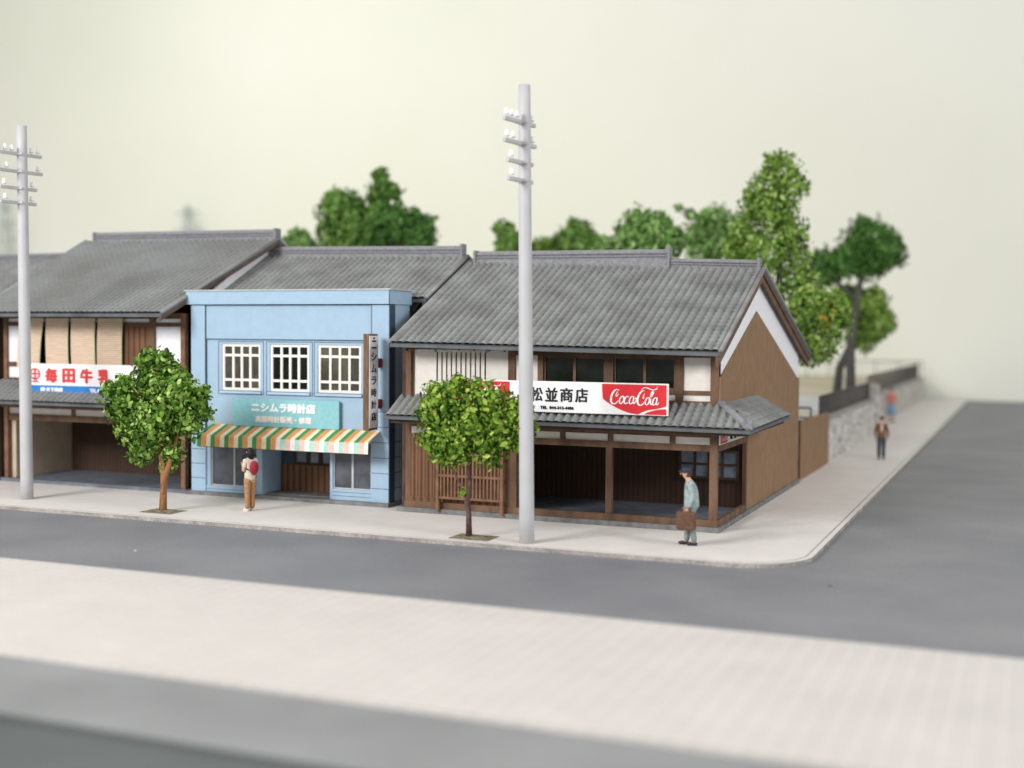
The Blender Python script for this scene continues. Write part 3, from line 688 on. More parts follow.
# front sign of the corner shop
S4 = thing('corner_shop_sign', 'long white signboard with black characters and red script panel on the corner shop pent roof', 'sign', (-3.8, -.35, 2.6))
ys = -.44
sgx0, sgx1 = -6.55, -1.04
MB().box(sgx0, sgx1, ys, ys+.06, 2.66, 3.39).build('board', 'signwhite', S4, bevel=.008)
def red_panel(x0, x1, z0, z1, y, root, flip=False):
    W = x1-x0; Hh = z1-z0
    def P(u, v): return (x0+u*W, y, z0+v*Hh)
    low = [(0, 1), (.012, .55)]+[(.02+.5*t, .42*(1-t)**1.7+.0) for t in [i/14 for i in range(15)]]
    pts = [(0, 1)]+[(.01, .62)]+[(.02+.55*t, .48*(1-t)**1.8) for t in [i/16 for i in range(17)]]
    # upper red field bounded below by the white ribbon rising to the right
    top = [(.57+.43*t, .0+.30*(t**.8)+.02*math.sin(t*6)) for t in [i/12 for i in range(1, 13)]]
    poly = pts+top+[(1, 1)]
    V = [P(*p) for p in poly]
    mb = MB(); mb.mesh(V+[(a, b_+.004, c_) for a, b_, c_ in V], [tuple(range(len(V)))])
    pr = [(.66+.34*t, .0) for t in (0, 1)]
    lowr = [(1, .0), (1, .2)]+[(.66+.34*t, .2*math.sin(math.pi*.5*t)**.7+.0) for t in [i/10 for i in range(9, -1, -1)]]
    V = [P(*p) for p in lowr]; mb.mesh(V, [tuple(range(len(V)))])
    mb.build('red_panel', 'red', root)
def script(x0, z0, sx, sz, y, root, axis='front'):
    """flowing script word as brush strokes with swelling width: list of (points, widths)"""
    def arc(cx, cy, rx, ry, a0, a1, n=16, slant=.28):
        out = []
        for i in range(n+1):
            a = math.radians(a0+(a1-a0)*i/n); yv = cy+ry*math.sin(a)
            out.append((cx+rx*math.cos(a)+slant*(yv-cy), yv))
        return out
    st = []
    st.append((arc(14, 15, 8.2, 12, 60, 330, 22)[:], 'C'))                # first capital
    st.append(([(18.5, 24.5), (16.2, 21), (14.8, 17.5), (15.8, 15.5), (18, 17), (19.5, 21)], 't'))
    st.append((arc(26, 10, 3.9, 6.2, 0, 360, 18), 'o'))
    st.append(([(26.5, 16), (29, 14.3), (32, 15)], 't'))
    st.append((arc(35.5, 10, 4.0, 6.2, 55, 320, 14), 'o'))
    st.append((arc(45, 10, 3.9, 6.2, 0, 360, 18), 'o'))
    st.append(([(50, 16.5), (48.6, 11), (48.2, 6), (50, 4.6), (53, 8), (55, 12.5)], 'm'))
    st.append(([(51.5, 12), (53.5, 13.4), (56, 12.4), (58, 14)], 'l'))
    st.append((arc(65, 14, 7.8, 12, 75, 325, 22), 'C'))                   # second capital
    st.append(([(63, 27), (69, 30.5), (75, 30.5), (81, 28.5), (87, 27.5), (92, 29), (94.5, 32.5)], 'm'))
    st.append(([(70, 22), (68.2, 18), (67, 15), (68, 13.5), (70.2, 16)], 't'))
    st.append((arc(75.5, 9, 3.7, 6.0, 0, 360, 18), 'o'))
    st.append(([(79, 11), (83.5, 17), (86.8, 22.5), (85.6, 25), (83, 21), (81.2, 12), (81.6, 5.5), (83.6, 3.6), (86.4, 7)], 'l'))
    st.append((arc(89.5, 9, 3.7, 6.0, 0, 360, 18), 'o'))
    st.append(([(94.6, 15.5), (93, 10), (92.8, 5), (94.6, 3.6), (97.5, 7.5)], 'm'))
    mb = MB()
    for pts, kind in st:
        n = len(pts)
        if n < 12:  # smooth by Catmull-Rom
            q = []
            for i in range(n-1):
                p0 = pts[max(i-1, 0)]; p1 = pts[i]; p2 = pts[i+1]; p3 = pts[min(i+2, n-1)]
                for k in range(5):
                    t = k/5
                    q.append(tuple(.5*((2*p1[d])+(-p0[d]+p2[d])*t+(2*p0[d]-5*p1[d]+4*p2[d]-p3[d])*t*t+(-p0[d]+3*p1[d]-3*p2[d]+p3[d])*t**3) for d in (0, 1)))
            pts = q+[pts[-1]]; n = len(pts)
        L_ = []; R_ = []
        for i, p in enumerate(pts):
            a = pts[max(i-1, 0)]; b_ = pts[min(i+1, n-1)]; dx, dy = b_[0]-a[0], b_[1]-a[1]; l = math.hypot(dx, dy) or 1
            dx /= l; dy /= l
            base = {'C': 1.5, 'o': 1.05, 'm': .9, 't': .7, 'l': 1.25}[kind]
            w_ = base*(.5+.75*abs(dy)**1.5) if kind in 'Co' else base*(.65+.45*abs(dy))
            if kind != 'o': w_ *= min(1, .35+3.0*min(i, n-1-i)/n)
            L_.append((p[0]-dy*w_, p[1]+dx*w_)); R_.append((p[0]+dy*w_, p[1]-dx*w_))
        def W(p): return (x0+p[0]/100*sx, y, z0+p[1]/32*sz) if axis == 'front' else (y, x0+p[0]/100*sx, z0+p[1]/32*sz)
        mb.mesh([W(p) for p in L_]+[W(p) for p in R_], [(i, i+1, n+i+1, n+i) for i in range(n-1)])
        y += -.0006 if axis == 'front' else .0006
    return mb.build('script_lettering', 'whitetext', root)
red_panel(-2.62, -1.08, 2.68, 3.36, ys-.006, S4); script(-2.46, 2.86, 1.24, .45, ys-.012, S4)
red_panel(-6.5, -4.93, 2.68, 3.36, ys-.006, S4); script(-6.34, 2.86, 1.26, .45, ys-.012, S4)
for i, ch in enumerate('松並商店'):
    lettering(ch, (-4.39+i*.375, ys-.008, 2.92), .3, .32, 'black', S4, bold=.016)
lettering('TEL  044-313-4406', (-4.14, ys-.008, 2.74), .83, .065, 'black', S4, bold=.06)
for x in (-6.3, -3.9, -1.3): MB().box(x, x+.05, ys+.06, .2, 2.95, 3.0).build('stay', 'iron', S4)
# small sign on the side of the corner shop
S5 = thing('side_signboard', 'small white and red signboard under the side eave of the corner shop', 'sign', (.03, 1.2, 2.1))
MB().box(.0, .035, .12, 2.9, 2.0, 2.3).build('board', 'signwhite', S5)
MB().box(.035, .04, .14, .85, 2.02, 2.28).build('red_panel', 'red', S5)
script(.18, 2.06, .62, .18, .043, S5, 'right')
for i, ch in enumerate('松並商店'): lettering(ch, (.041, 1.1+i*.42, 2.06), .26, .18, 'black', S5, 'right', bold=.02)

# ------------------------------------------------------------------ utility poles
def utility_pole(x, y, h, lean, label, drop=(0, 0, 0, 0)):
    P = thing('utility_pole', label, 'utility pole', (x, y, 0), 0, 'utility poles on the pavement')
    mb = MB(); n = 16
    mb.tube([(x+lean*t, y, h*t) for t in [i/n for i in range(n+1)]], [.165-.035*i/n for i in range(n+1)], 24)
    mb.build('shaft', 'pole', P)
    for i, (z, a, b_) in enumerate(((9.13, -.8, .58), (8.67, -.8, .6), (8.23, -.68, .42), (7.85, -.66, .4))):
        z -= drop[i]; b_ -= drop[i]*1.2; xx = x+lean*z/h; K = .17
        am = MB(); aw_ = .038
        am.mesh([(xx+K*q+sx, y+q, z+sz) for q in (a, b_) for sx in (-aw_, aw_) for sz in (-.045, .04)], [(0, 1, 3, 2), (4, 6, 7, 5), (0, 4, 5, 1), (2, 3, 7, 6), (0, 2, 6, 4), (1, 5, 7, 3)])
        arm = am.build('crossarm', 'arm', P, bevel=.008)
        cl = MB().box(xx-.15, xx+.15, y-.17, y-.13, z-.03, z+.03).build('clamp', 'arm', arm)
        pos = (a+.1, a+.3, a+.5, b_-.1, b_-.3) if i == 0 else (a+.1, a+.34, b_-.12) if i == 1 else (a+.14, b_-.13)
        for py in pos:
            q = MB(); ix = xx+K*py; q.tube([(ix, y+py, z+.03), (ix, y+py, z+.09)], .018, 8)
            q.tube([(ix, y+py, z+.08), (ix, y+py, z+.12), (ix, y+py, z+.14), (ix, y+py, z+.19), (ix, y+py, z+.215)], [.06, .056, .042, .048, .02], 12)
            q.build('insulator', 'insul', arm)
    return P
utility_pole(-18.11, -2.23, 9.88, -.08, 'tall pale grey utility pole in front of the bamboo blinds at the left')
utility_pole(-3.42, -3.03, 9.78, -.14, 'tall pale grey utility pole in front of the corner shop sign', (.15, .14, .1, .1))

# ------------------------------------------------------------------ trees
M['leafA'] = foliage_mat('leaf_fresh', (.025, .075, .01), (.15, .28, .028), (.46, .58, .12))
M['leafB'] = foliage_mat('leaf_fresh2', (.022, .07, .012), (.13, .26, .032), (.44, .6, .18))
M['leafO'] = foliage_mat('leaf_olive', (.07, .15, .02), (.19, .33, .055), (.42, .55, .17))
M['leafD'] = foliage_mat('leaf_dark', (.05, .13, .025), (.14, .27, .055), (.3, .45, .14))
M['leafG'] = foliage_mat('leaf_mid', (.07, .17, .04), (.19, .35, .09), (.42, .58, .25))
M['leafP'] = foliage_mat('leaf_pine', (.03, .09, .02), (.08, .19, .04), (.16, .31, .08))
M['leafX'] = foliage_mat('leaf_autumn', (.06, .11, .012), (.2, .2, .03), (.6, .3, .03))

def foliage(lobes, per_vol, size, rng, clump=.5, shell=.45, rough=.45, gap=-.28):
    V = []; F = []; T = []
    for (x, y, z, r) in lobes:
        n = int(per_vol*r**2.3)+6
        for _ in range(n):
            d = Vector((rng.gauss(0, 1), rng.gauss(0, 1), rng.gauss(0, 1))).normalized()
            nz = noise.noise(Vector((x, y, z))*1.3+d*2.2)
            rr = r*(shell+(1-shell)*rng.random()**.6)*(1+rough*nz+.5*rough*noise.noise(Vector((z, x, y))*2.7+d*6))
            if noise.noise(Vector((x*3.1, z*2.7, y))+d*3.1/ max(clump, .1)) < gap: continue
            c = Vector((x, y, z))+d*rr
            s = size*rng.choice((.55, .7, .9, 1.1, 1.4, 1.8))*rng.uniform(.85, 1.15)
            a = (d+Vector((rng.uniform(-1, 1), rng.uniform(-1, 1), rng.uniform(-1, 1)))*.9).normalized()
            u = a.cross(Vector((rng.uniform(-1, 1), rng.uniform(-1, 1), rng.uniform(-1, 1)))).normalized(); w = a.cross(u)
            k = len(V); cu = s*rng.uniform(.15, .5)
            V += [c-u*s, c-u*s*.2+w*s*.55+a*cu*.4, c-u*s*.2-w*s*.55+a*cu*.2, c+u*s*.5+w*s*.45, c+u*s*.6-w*s*.4+a*cu, c+u*s*1.1+a*cu*1.2]
            F += [(k, k+2, k+1), (k+1, k+2, k+4, k+3), (k+3, k+4, k+5)]
            t = min(1, max(0, rng.gauss(.48, .24)+.35*noise.noise(c*2.8))); T += [t, min(1, t+.05), t]
    return V, F, T

def tree(name, label, cat, lobes, trunks, leaf, bark, per_vol, size, seed, group=None, shell=.45, extra=None, solid=True):
    rng = random.Random(seed)
    bx = trunks[0][0][0]
    R = thing(name, label, cat, (bx[0], bx[1], bx[2]), 0, group)
    V, F, T = foliage(lobes, per_vol, size, rng, shell=shell)
    off = Vector(R.location)
    def mk(nm, V, F, T, m):
        me = bpy.data.meshes.new(nm); me.from_pydata([tuple(v-off) for v in V], [], F); me.materials.append(M[m])
        at = me.attributes.new('tint', 'FLOAT', 'FACE'); at.data.foreach_set('value', T)
        o = bpy.data.objects.new(nm, me); COL.objects.link(o); o.parent = R; return o
    mk('crown', V, F, T, leaf)
    if extra:
        V, F, T = foliage(extra[0], extra[2], size, rng, shell=.5); mk('autumn_leaves', V, F, T, extra[1])
    tr = MB()
    for pts, rads in trunks: tr.tube(pts, rads, 9)
    # twigs reaching into each lobe
    top = Vector(trunks[0][0][-1])
    for (x, y, z, r) in lobes[:14]:
        for _ in range(3):
            e = Vector((x+rng.uniform(-.6, .6)*r, y+rng.uniform(-.6, .6)*r, z+rng.uniform(-.4, .6)*r)); mid = (top+e)/2+Vector((rng.uniform(-.1, .1), rng.uniform(-.1, .1), -.05))
            tr.tube([top, mid, e], [rads[-1]*.6, rads[-1]*.35, .012], 5)
    tr.build('trunk', bark, R)
    return R

def LX(px, py, r): return (-15.19+(px-107)*.0307, -2.49+random.uniform(-.25, .25), 4.05-(py-349)/37.6, r/40)
lobL = [LX(*a) for a in ((155, 380, 27), (133, 393, 23), (180, 390, 24), (163, 415, 28), (137, 422, 20), (188, 415, 18), (151, 440, 15), (122, 388, 12), (168, 368, 14), (144, 366, 14), (196, 402, 13), (172, 446, 12), (118, 408, 10), (199, 390, 11), (198, 408, 10), (113, 388, 9), (140, 448, 13), (165, 458, 10), (152, 356, 10), (170, 357, 10))]
tree('street_tree', 'round leafy street tree with an orange brown forked trunk in front of the milk shop', 'tree', lobL,
     [([(-13.46, -2.49, -.02), (-13.44, -2.49, .5), (-13.42, -2.5, 1.0), (-13.6, -2.5, 1.9), (-13.7, -2.45, 2.6)], [.1, .085, .08, .055, .04]),
      ([(-13.44, -2.5, .35), (-13.36, -2.5, .9), (-13.22, -2.5, 1.3), (-13.0, -2.45, 2.0)], [.07, .07, .055, .035])],
     'leafB', 'trunkO', 4200, .055, 3, 'street trees on the pavement', shell=.3)
def RX(px, py, r): return (-6.15+(px-418)*.0241, -2.85+random.uniform(-.25, .25), 3.6-(py-374)/45.3, r/45.5)
lobR = [RX(*a) for a in ((452, 400, 24), (436, 412, 20), (488, 405, 25), (470, 425, 30), (441, 438, 22), (500, 428, 24), (514, 408, 15), (436, 393, 12), (460, 448, 20), (493, 450, 17), (444, 460, 10), (458, 386, 12), (524, 426, 14), (478, 385, 9), (519, 412, 15), (518, 440, 12))]
tree('street_tree', 'round leafy street tree with a thin dark purple trunk in front of the lattice screen', 'tree', lobR,
     [([(-4.87, -2.85, -.02), (-4.88, -2.85, .5), (-4.92, -2.85, .8), (-4.86, -2.85, 1.1), (-4.9, -2.85, 1.8), (-4.9, -2.8, 2.3)], [.075, .06, .065, .05, .045, .04]),
      ([(-4.9, -2.85, .85), (-5.02, -2.88, 1.05), (-5.25, -2.9, 1.5)], [.04, .03, .015])],
     'leafA', 'trunkP', 4600, .05, 5, 'street trees on the pavement', shell=.3, extra=([(-5.02, -2.9, 1.0, .1)], 'leafA', 3000))
for nm, x, y in (('tree_pit', -13.4, -2.55), ('tree_pit', -4.75, -2.85)):
    mb = MB(); n = 18
    V = []
    for i in range(n):
        for j in range(n):
            a = i/(n-1)-.5; b_ = j/(n-1)-.5
            hgt = .006+max(0, .03*(1-2*max(abs(a), abs(b_))))*(1+noise.noise(Vector((i*.9, j*.9, x))))
            V.append((x+a*.95+.02*noise.noise(Vector((j*.6, 3, x))), y+b_*.7+.02*noise.noise(Vector((i*.6, 7, x))), hgt))
    mb.mesh(V, [(i*n+j, (i+1)*n+j, (i+1)*n+j+1, i*n+j+1) for i in range(n-1) for j in range(n-1)])
    mb.build(nm, 'soil')['kind'] = 'structure'

TR = {
'A': [(-20.8, 19, 9.63, 0.86), (-19.3, 19, 10.4, 0.5), (-21.39, 19, 9.99, 0.56), (-18.5, 19, 10.42, 0.42), (-20.06, 19, 8.67, 1.07), (-19.1, 19, 9.4, 0.66), (-21.29, 19, 8.7, 0.73), (-19.19, 19, 11.14, 0.34)],
'B': [(-18.0, 17.6, 8.72, 0.82), (-16.85, 17.6, 8.65, 0.86), (-17.4, 17.6, 9.0, 0.66), (-16.3, 17.6, 8.3, 0.55), (-18.6, 17.6, 8.3, 0.51)],
'C': [(-23.05, 19, 8.48, 0.44), (-23.51, 19, 8.23, 0.44), (-22.64, 19, 8.16, 0.39)],
'D': [(-14.13, 21, 8.81, 0.38), (-13.99, 21, 8.17, 0.51), (-14.45, 21, 9.03, 0.21), (-13.85, 21, 8.46, 0.42)],
'E': [(-12.0, 24, 8.64, 0.75), (-12.71, 24, 8.43, 0.49), (-11.4, 24, 8.49, 0.48)],
'E2': [(-13.7, 24, 8.23, 0.53), (-14.32, 24, 8.11, 0.4), (-13.13, 24, 8.13, 0.44)],
'F': [(-7.32, 18, 8.82, 0.49), (-6.73, 18, 8.39, 0.68), (-7.87, 18, 8.11, 0.61), (-6.06, 18, 8.0, 0.6), (-8.75, 18, 7.83, 0.39), (-7.11, 18, 7.83, 0.76), (-6.46, 18, 8.76, 0.34)],
'G': [(-5.86, 24, 9.34, 0.59), (-5.55, 24, 8.41, 0.84), (-6.62, 24, 8.69, 0.51), (-6.94, 24, 9.62, 0.25), (-7.37, 24, 9.89, 0.17), (-6.35, 24, 8.01, 0.63), (-5.13, 24, 8.9, 0.67), (-6.37, 24, 9.31, 0.3)],
'H': [(-1.61, 16, 10.26, 0.59), (-2.16, 16, 9.65, 0.59), (-1.15, 16, 9.62, 0.52), (-2.64, 16, 9.08, 0.53), (-1.72, 16, 8.81, 0.7), (-1.3, 16, 8.0, 0.63), (-2.87, 16, 8.14, 0.56), (-2.05, 16, 7.32, 0.77), (-0.94, 16, 7.13, 0.45), (-0.99, 16, 6.33, 0.69), (-0.5, 16, 5.64, 0.69), (0.22, 16, 4.98, 0.55), (-0.14, 16, 4.19, 0.59), (-0.9, 16, 4.88, 0.83), (-3.14, 16, 7.44, 0.57), (-1.41, 16, 4.18, 0.7), (-2.48, 16, 5.75, 0.88), (-1.82, 16, 10.51, 0.31), (-0.62, 16, 4.18, 0.62), (.1, 16, 5.75, .42), (.45, 16, 5.35, .4)],
'I': [(-0.32, 30, 8.9, 0.85), (0.47, 30, 8.26, 0.8), (-0.83, 30, 8.15, 0.76), (-1.26, 30, 7.75, 0.63), (-0.21, 30, 7.83, 0.72), (-1.62, 30, 8.03, 0.41), (-2.32, 30, 7.86, 0.55), (-2.0, 30, 7.13, 0.41), (-2.63, 30, 7.41, 0.46)],
'J': [(-0.52, 31, 5.77, 0.81), (0.14, 31, 5.14, 0.63), (-0.59, 31, 4.65, 0.72), (-1.05, 31, 6.13, 0.59), (-0.1, 31, 6.13, 0.54), (-1.5, 31, 6.2, .55), (-1.65, 31, 5.5, .5)],
}
def jit(l, k, a=.35): 
    rg = random.Random(k); return [(x, y+rg.uniform(-a, a), z, r*(1.2 if k == 11 else 1.1)) for x, y, z, r in l]
def straight(x, y, z0, z1, r=.16): return [([(x, y, z0), (x+.08, y, z0+(z1-z0)*.4), (x-.05, y+.05, z0+(z1-z0)*.7), (x, y, z1)], [r, r*.85, r*.7, r*.5])]
G = 'trees behind the houses'
tree('park_tree', 'tall many lobed dark green tree behind the blue shop roof', 'tree', jit(TR['A'], 1), straight(-19.8, 19, 0, 8.8), 'leafD', 'trunkG', 1900, .1, 21, G)
tree('park_tree', 'smooth rounded green bush crown behind the blue shop roof, beside the many lobed tree', 'tree', jit(TR['B'], 2), straight(-17.7, 17.6, 0, 8.0), 'leafP', 'trunkG', 3000, .07, 22, G, shell=.6)
tree('park_tree', 'small light green treetop just showing over the left end of the blue shop ridge', 'tree', jit(TR['C'], 3, .1), straight(-23, 19, 0, 8), 'leafG', 'trunkG', 1600, .12, 23, G)
tree('park_tree', 'small curved treetop left of the utility pole above the corner shop ridge', 'tree', jit(TR['D'], 4, .1), straight(-14, 21, 0, 8), 'leafD', 'trunkG', 1600, .12, 24, G)
tree('park_tree', 'small round dark treetop right of the utility pole above the corner shop ridge', 'tree', jit(TR['E'], 5, .1), straight(-12, 24, 0, 8.2), 'leafD', 'trunkG', 1600, .12, 25, G)
tree('park_tree', 'very low pale olive treetop between the utility pole and the round dark treetop', 'tree', jit(TR['E2'], 6, .1), straight(-13.7, 24, 0, 8), 'leafO', 'trunkG', 1200, .12, 26, G)
tree('park_tree', 'bushy green tree rising over the middle of the corner shop ridge', 'tree', jit(TR['F'], 7, .3), straight(-7, 18, 0, 7.9), 'leafG', 'trunkG', 2200, .085, 27, G)
tree('park_tree', 'loose pale green tree with an arching branch tip over the corner shop ridge end', 'tree', jit(TR['G'], 8, .3), straight(-5.8, 24, 0, 8.2)+[([(-5.9, 24, 8.6), (-6.6, 24, 9.5), (-7.2, 24, 9.85), (-7.7, 24, 9.98)], [.08, .06, .04, .02])], 'leafG', 'trunkG', 1700, .09, 28, G)
tree('park_tree', 'tallest light green tree behind the gable of the corner shop', 'tree', jit(TR['H'], 9, .5),
     [([(-1.6, 16, 0), (-1.5, 16, 3), (-1.7, 16, 5), (-1.6, 16, 8), (-1.7, 16, 9.8)], [.2, .17, .14, .09, .05])], 'leafO', 'trunkG', 2100, .066, 29, G, extra=([(.1, 15.6, 5.2, .5), (-.35, 15.6, 5.8, .3)], 'leafX', 500))
tree('park_tree', 'dark green cloud shaped pine at the far right of the trees', 'tree', jit(TR['I'], 10, .4), [([(-.95, 30, 1.4), (-1.0, 30, 4), (-.7, 30, 6.4), (-.5, 30, 7.8)], [.24, .2, .15, .1]), ([(-.8, 30, 6.2), (-1.6, 30, 6.9), (-2.2, 30, 7.5)], [.12, .09, .05])], 'leafP', 'trunkG', 3000, .075, 30, G, shell=.6)
tree('park_tree', 'olive green low tree with grey trunk below the cloud shaped pine', 'tree', jit(TR['J'], 11, .3), [([(-1.75, 31, 1.4), (-1.6, 31, 3), (-1.0, 31, 4.4), (-.6, 31, 5.2)], [.22, .2, .15, .1])], 'leafO', 'trunkG', 2200, .085, 31, G)

# ------------------------------------------------------------------ side street: fence, stone wall, railings
fn = MB(); fn.prism([(11.0, 0), (17.1, 0), (17.1, 1.8), (11.0, 1.86)], 0, -.1, -.02)
Wf = thing('board_fence', 'plain brown board fence between the corner shop and the stone wall', 'fence', (-.05, 14, 0))
fn.build('boards', 'wall_y', Wf); MB().box(-.14, .02, 10.95, 11.05, 0, 1.9).build('end_post', 'brown', Wf); MB().box(-6, -.2, 11.6, 17, 0, .6).build('yard_boards', 'brown', Wf)
st = thing('stone_wall', 'grey stone masonry retaining wall along the side street pavement', 'wall', (-.2, 30, 0))
w = MB()
w.prism([(17.2, 0), (32.5, 0), (32.5, 1.5), (17.2, 1.5)], 0, -1.3, -.12)
w.prism([(35, 0), (67.5, 0), (67.5, 1.5), (35, 1.5)], 0, -1.2, -.6)
w.box(-.8, 0, 32.4, 32.95, 0, 2.2); w.box(-1.3, -.4, 34.6, 35.15, 0, 2.2)
w.build('masonry', 'stone', st)
c = MB(); c.box(-.72, -.08, 17.2, 32.4, 1.5, 1.58); c.box(-1.22, -.57, 35.15, 67.5, 1.5, 1.58); c.build('coping', 'kerb', st)
MB().box(-60, -.72, 17.2, 17.5, 0, 1.42).build('end_wall', 'stone', st)
def railing(label, p0, p1, z, h, step):
    R_ = thing('iron_railing', label, 'railing', ((p0[0]+p1[0])/2, (p0[1]+p1[1])/2, z), 0, 'railings round the park')
    a = Vector((p0[0], p0[1], z)); b_ = Vector((p1[0], p1[1], z)); L_ = (b_-a).length; n = int(L_/step)
    for i in range(n+1):
        p = a.lerp(b_, i/n); MB().box(p.x-.03, p.x+.03, p.y-.03, p.y+.03, z, z+h).build('picket', 'iron', R_)
    r = MB(); r.tube([a+Vector((0, 0, h)), b_+Vector((0, 0, h))], .04, 6); r.tube([a+Vector((0, 0, .15)), b_+Vector((0, 0, .15))], .03, 6); r.build('rails', 'iron', R_)
railing('dark iron picket railing on the nearer stretch of the stone wall', (-.4, 17.4), (-.4, 32.3), 1.58, .75, .42)
railing('dark iron picket railing on the far stretch of the stone wall', (-.9, 36), (-.9, 66), 1.58, .95, .75)
railing('pale far railing across the back of the park', (-30, 66), (-.6, 66), 1.4, 1.3, 1.6)
railing('low dark railing behind the board fence', (-6, 17.4), (-.7, 17.4), 1.42, .5, .9)

# ------------------------------------------------------------------ pylons far behind
def pylon(x, y, h, label):
    R_ = thing('transmission_tower', label, 'pylon', (x, y, 0), 0, 'pylons far behind the houses')
    mb = MB(); w0 = 1.3; lv = 9
    def cor(t, sx, sy): w_ = w0*(1-t)+.18*t; return Vector((x+sx*w_, y+sy*w_, h*t))
    for sx, sy in ((1, 1), (1, -1), (-1, 1), (-1, -1)): mb.tube([cor(0, sx, sy), cor(1, sx, sy)], .1, 5)
    for i in range(lv):
        a, b_ = i/lv, (i+1)/lv
        for s in (1, -1):
            mb.tube([cor(a, -1, s), cor(b_, 1, s)], .06, 4); mb.tube([cor(a, 1, s), cor(b_, -1, s)], .06, 4)
            mb.tube([cor(a, s, -1), cor(b_, s, 1)], .06, 4); mb.tube([cor(b_, -1, s), cor(b_, 1, s)], .06, 4)
    mb.build('frame', 'grey_tower', R_)
    for z, l in ((h-.6, 1.3), (h-2.2, 1.7), (h-3.8, 1.4)): MB().tube([(x-l, y, z), (x+l, y, z)], .09, 5).build('crossarm', 'grey_tower', R_)
pylon(-86.5, 66, 17.2, 'faint pale grey pylon at the left edge behind the utility pole')
pylon(-64.7, 66, 15.9, 'faint pale grey pylon above the ridge of the milk shop house')

# ------------------------------------------------------------------ people
def skinned(name, joints, edges, m, parent, sub=2):
    """joints: list of (pos, rx, ry); edges; one continuous surface grown over a skeleton"""
    me = bpy.data.meshes.new(name); me.from_pydata([j[0] for j in joints], edges, [])
    o = bpy.data.objects.new(name, me); COL.objects.link(o)
    sk = o.modifiers.new('s', 'SKIN'); sk.use_smooth_shade = True
    for i, j in enumerate(joints):
        v = me.skin_vertices[0].data[i]; v.radius = (j[1], j[2] if len(j) > 2 else j[1]); v.use_root = (i == 0)
    ss = o.modifiers.new('u', 'SUBSURF'); ss.levels = sub; ss.render_levels = sub
    bpy.context.view_layer.update()
    em = bpy.data.meshes.new_from_object(o.evaluated_get(bpy.context.evaluated_depsgraph_get()))
    bpy.data.objects.remove(o, do_unlink=True)
    em.materials.clear(); em.materials.append(M[m])
    for p in em.polygons: p.use_smooth = True
    ob = bpy.data.objects.new(name, em); COL.objects.link(ob); ob.parent = parent
    return ob

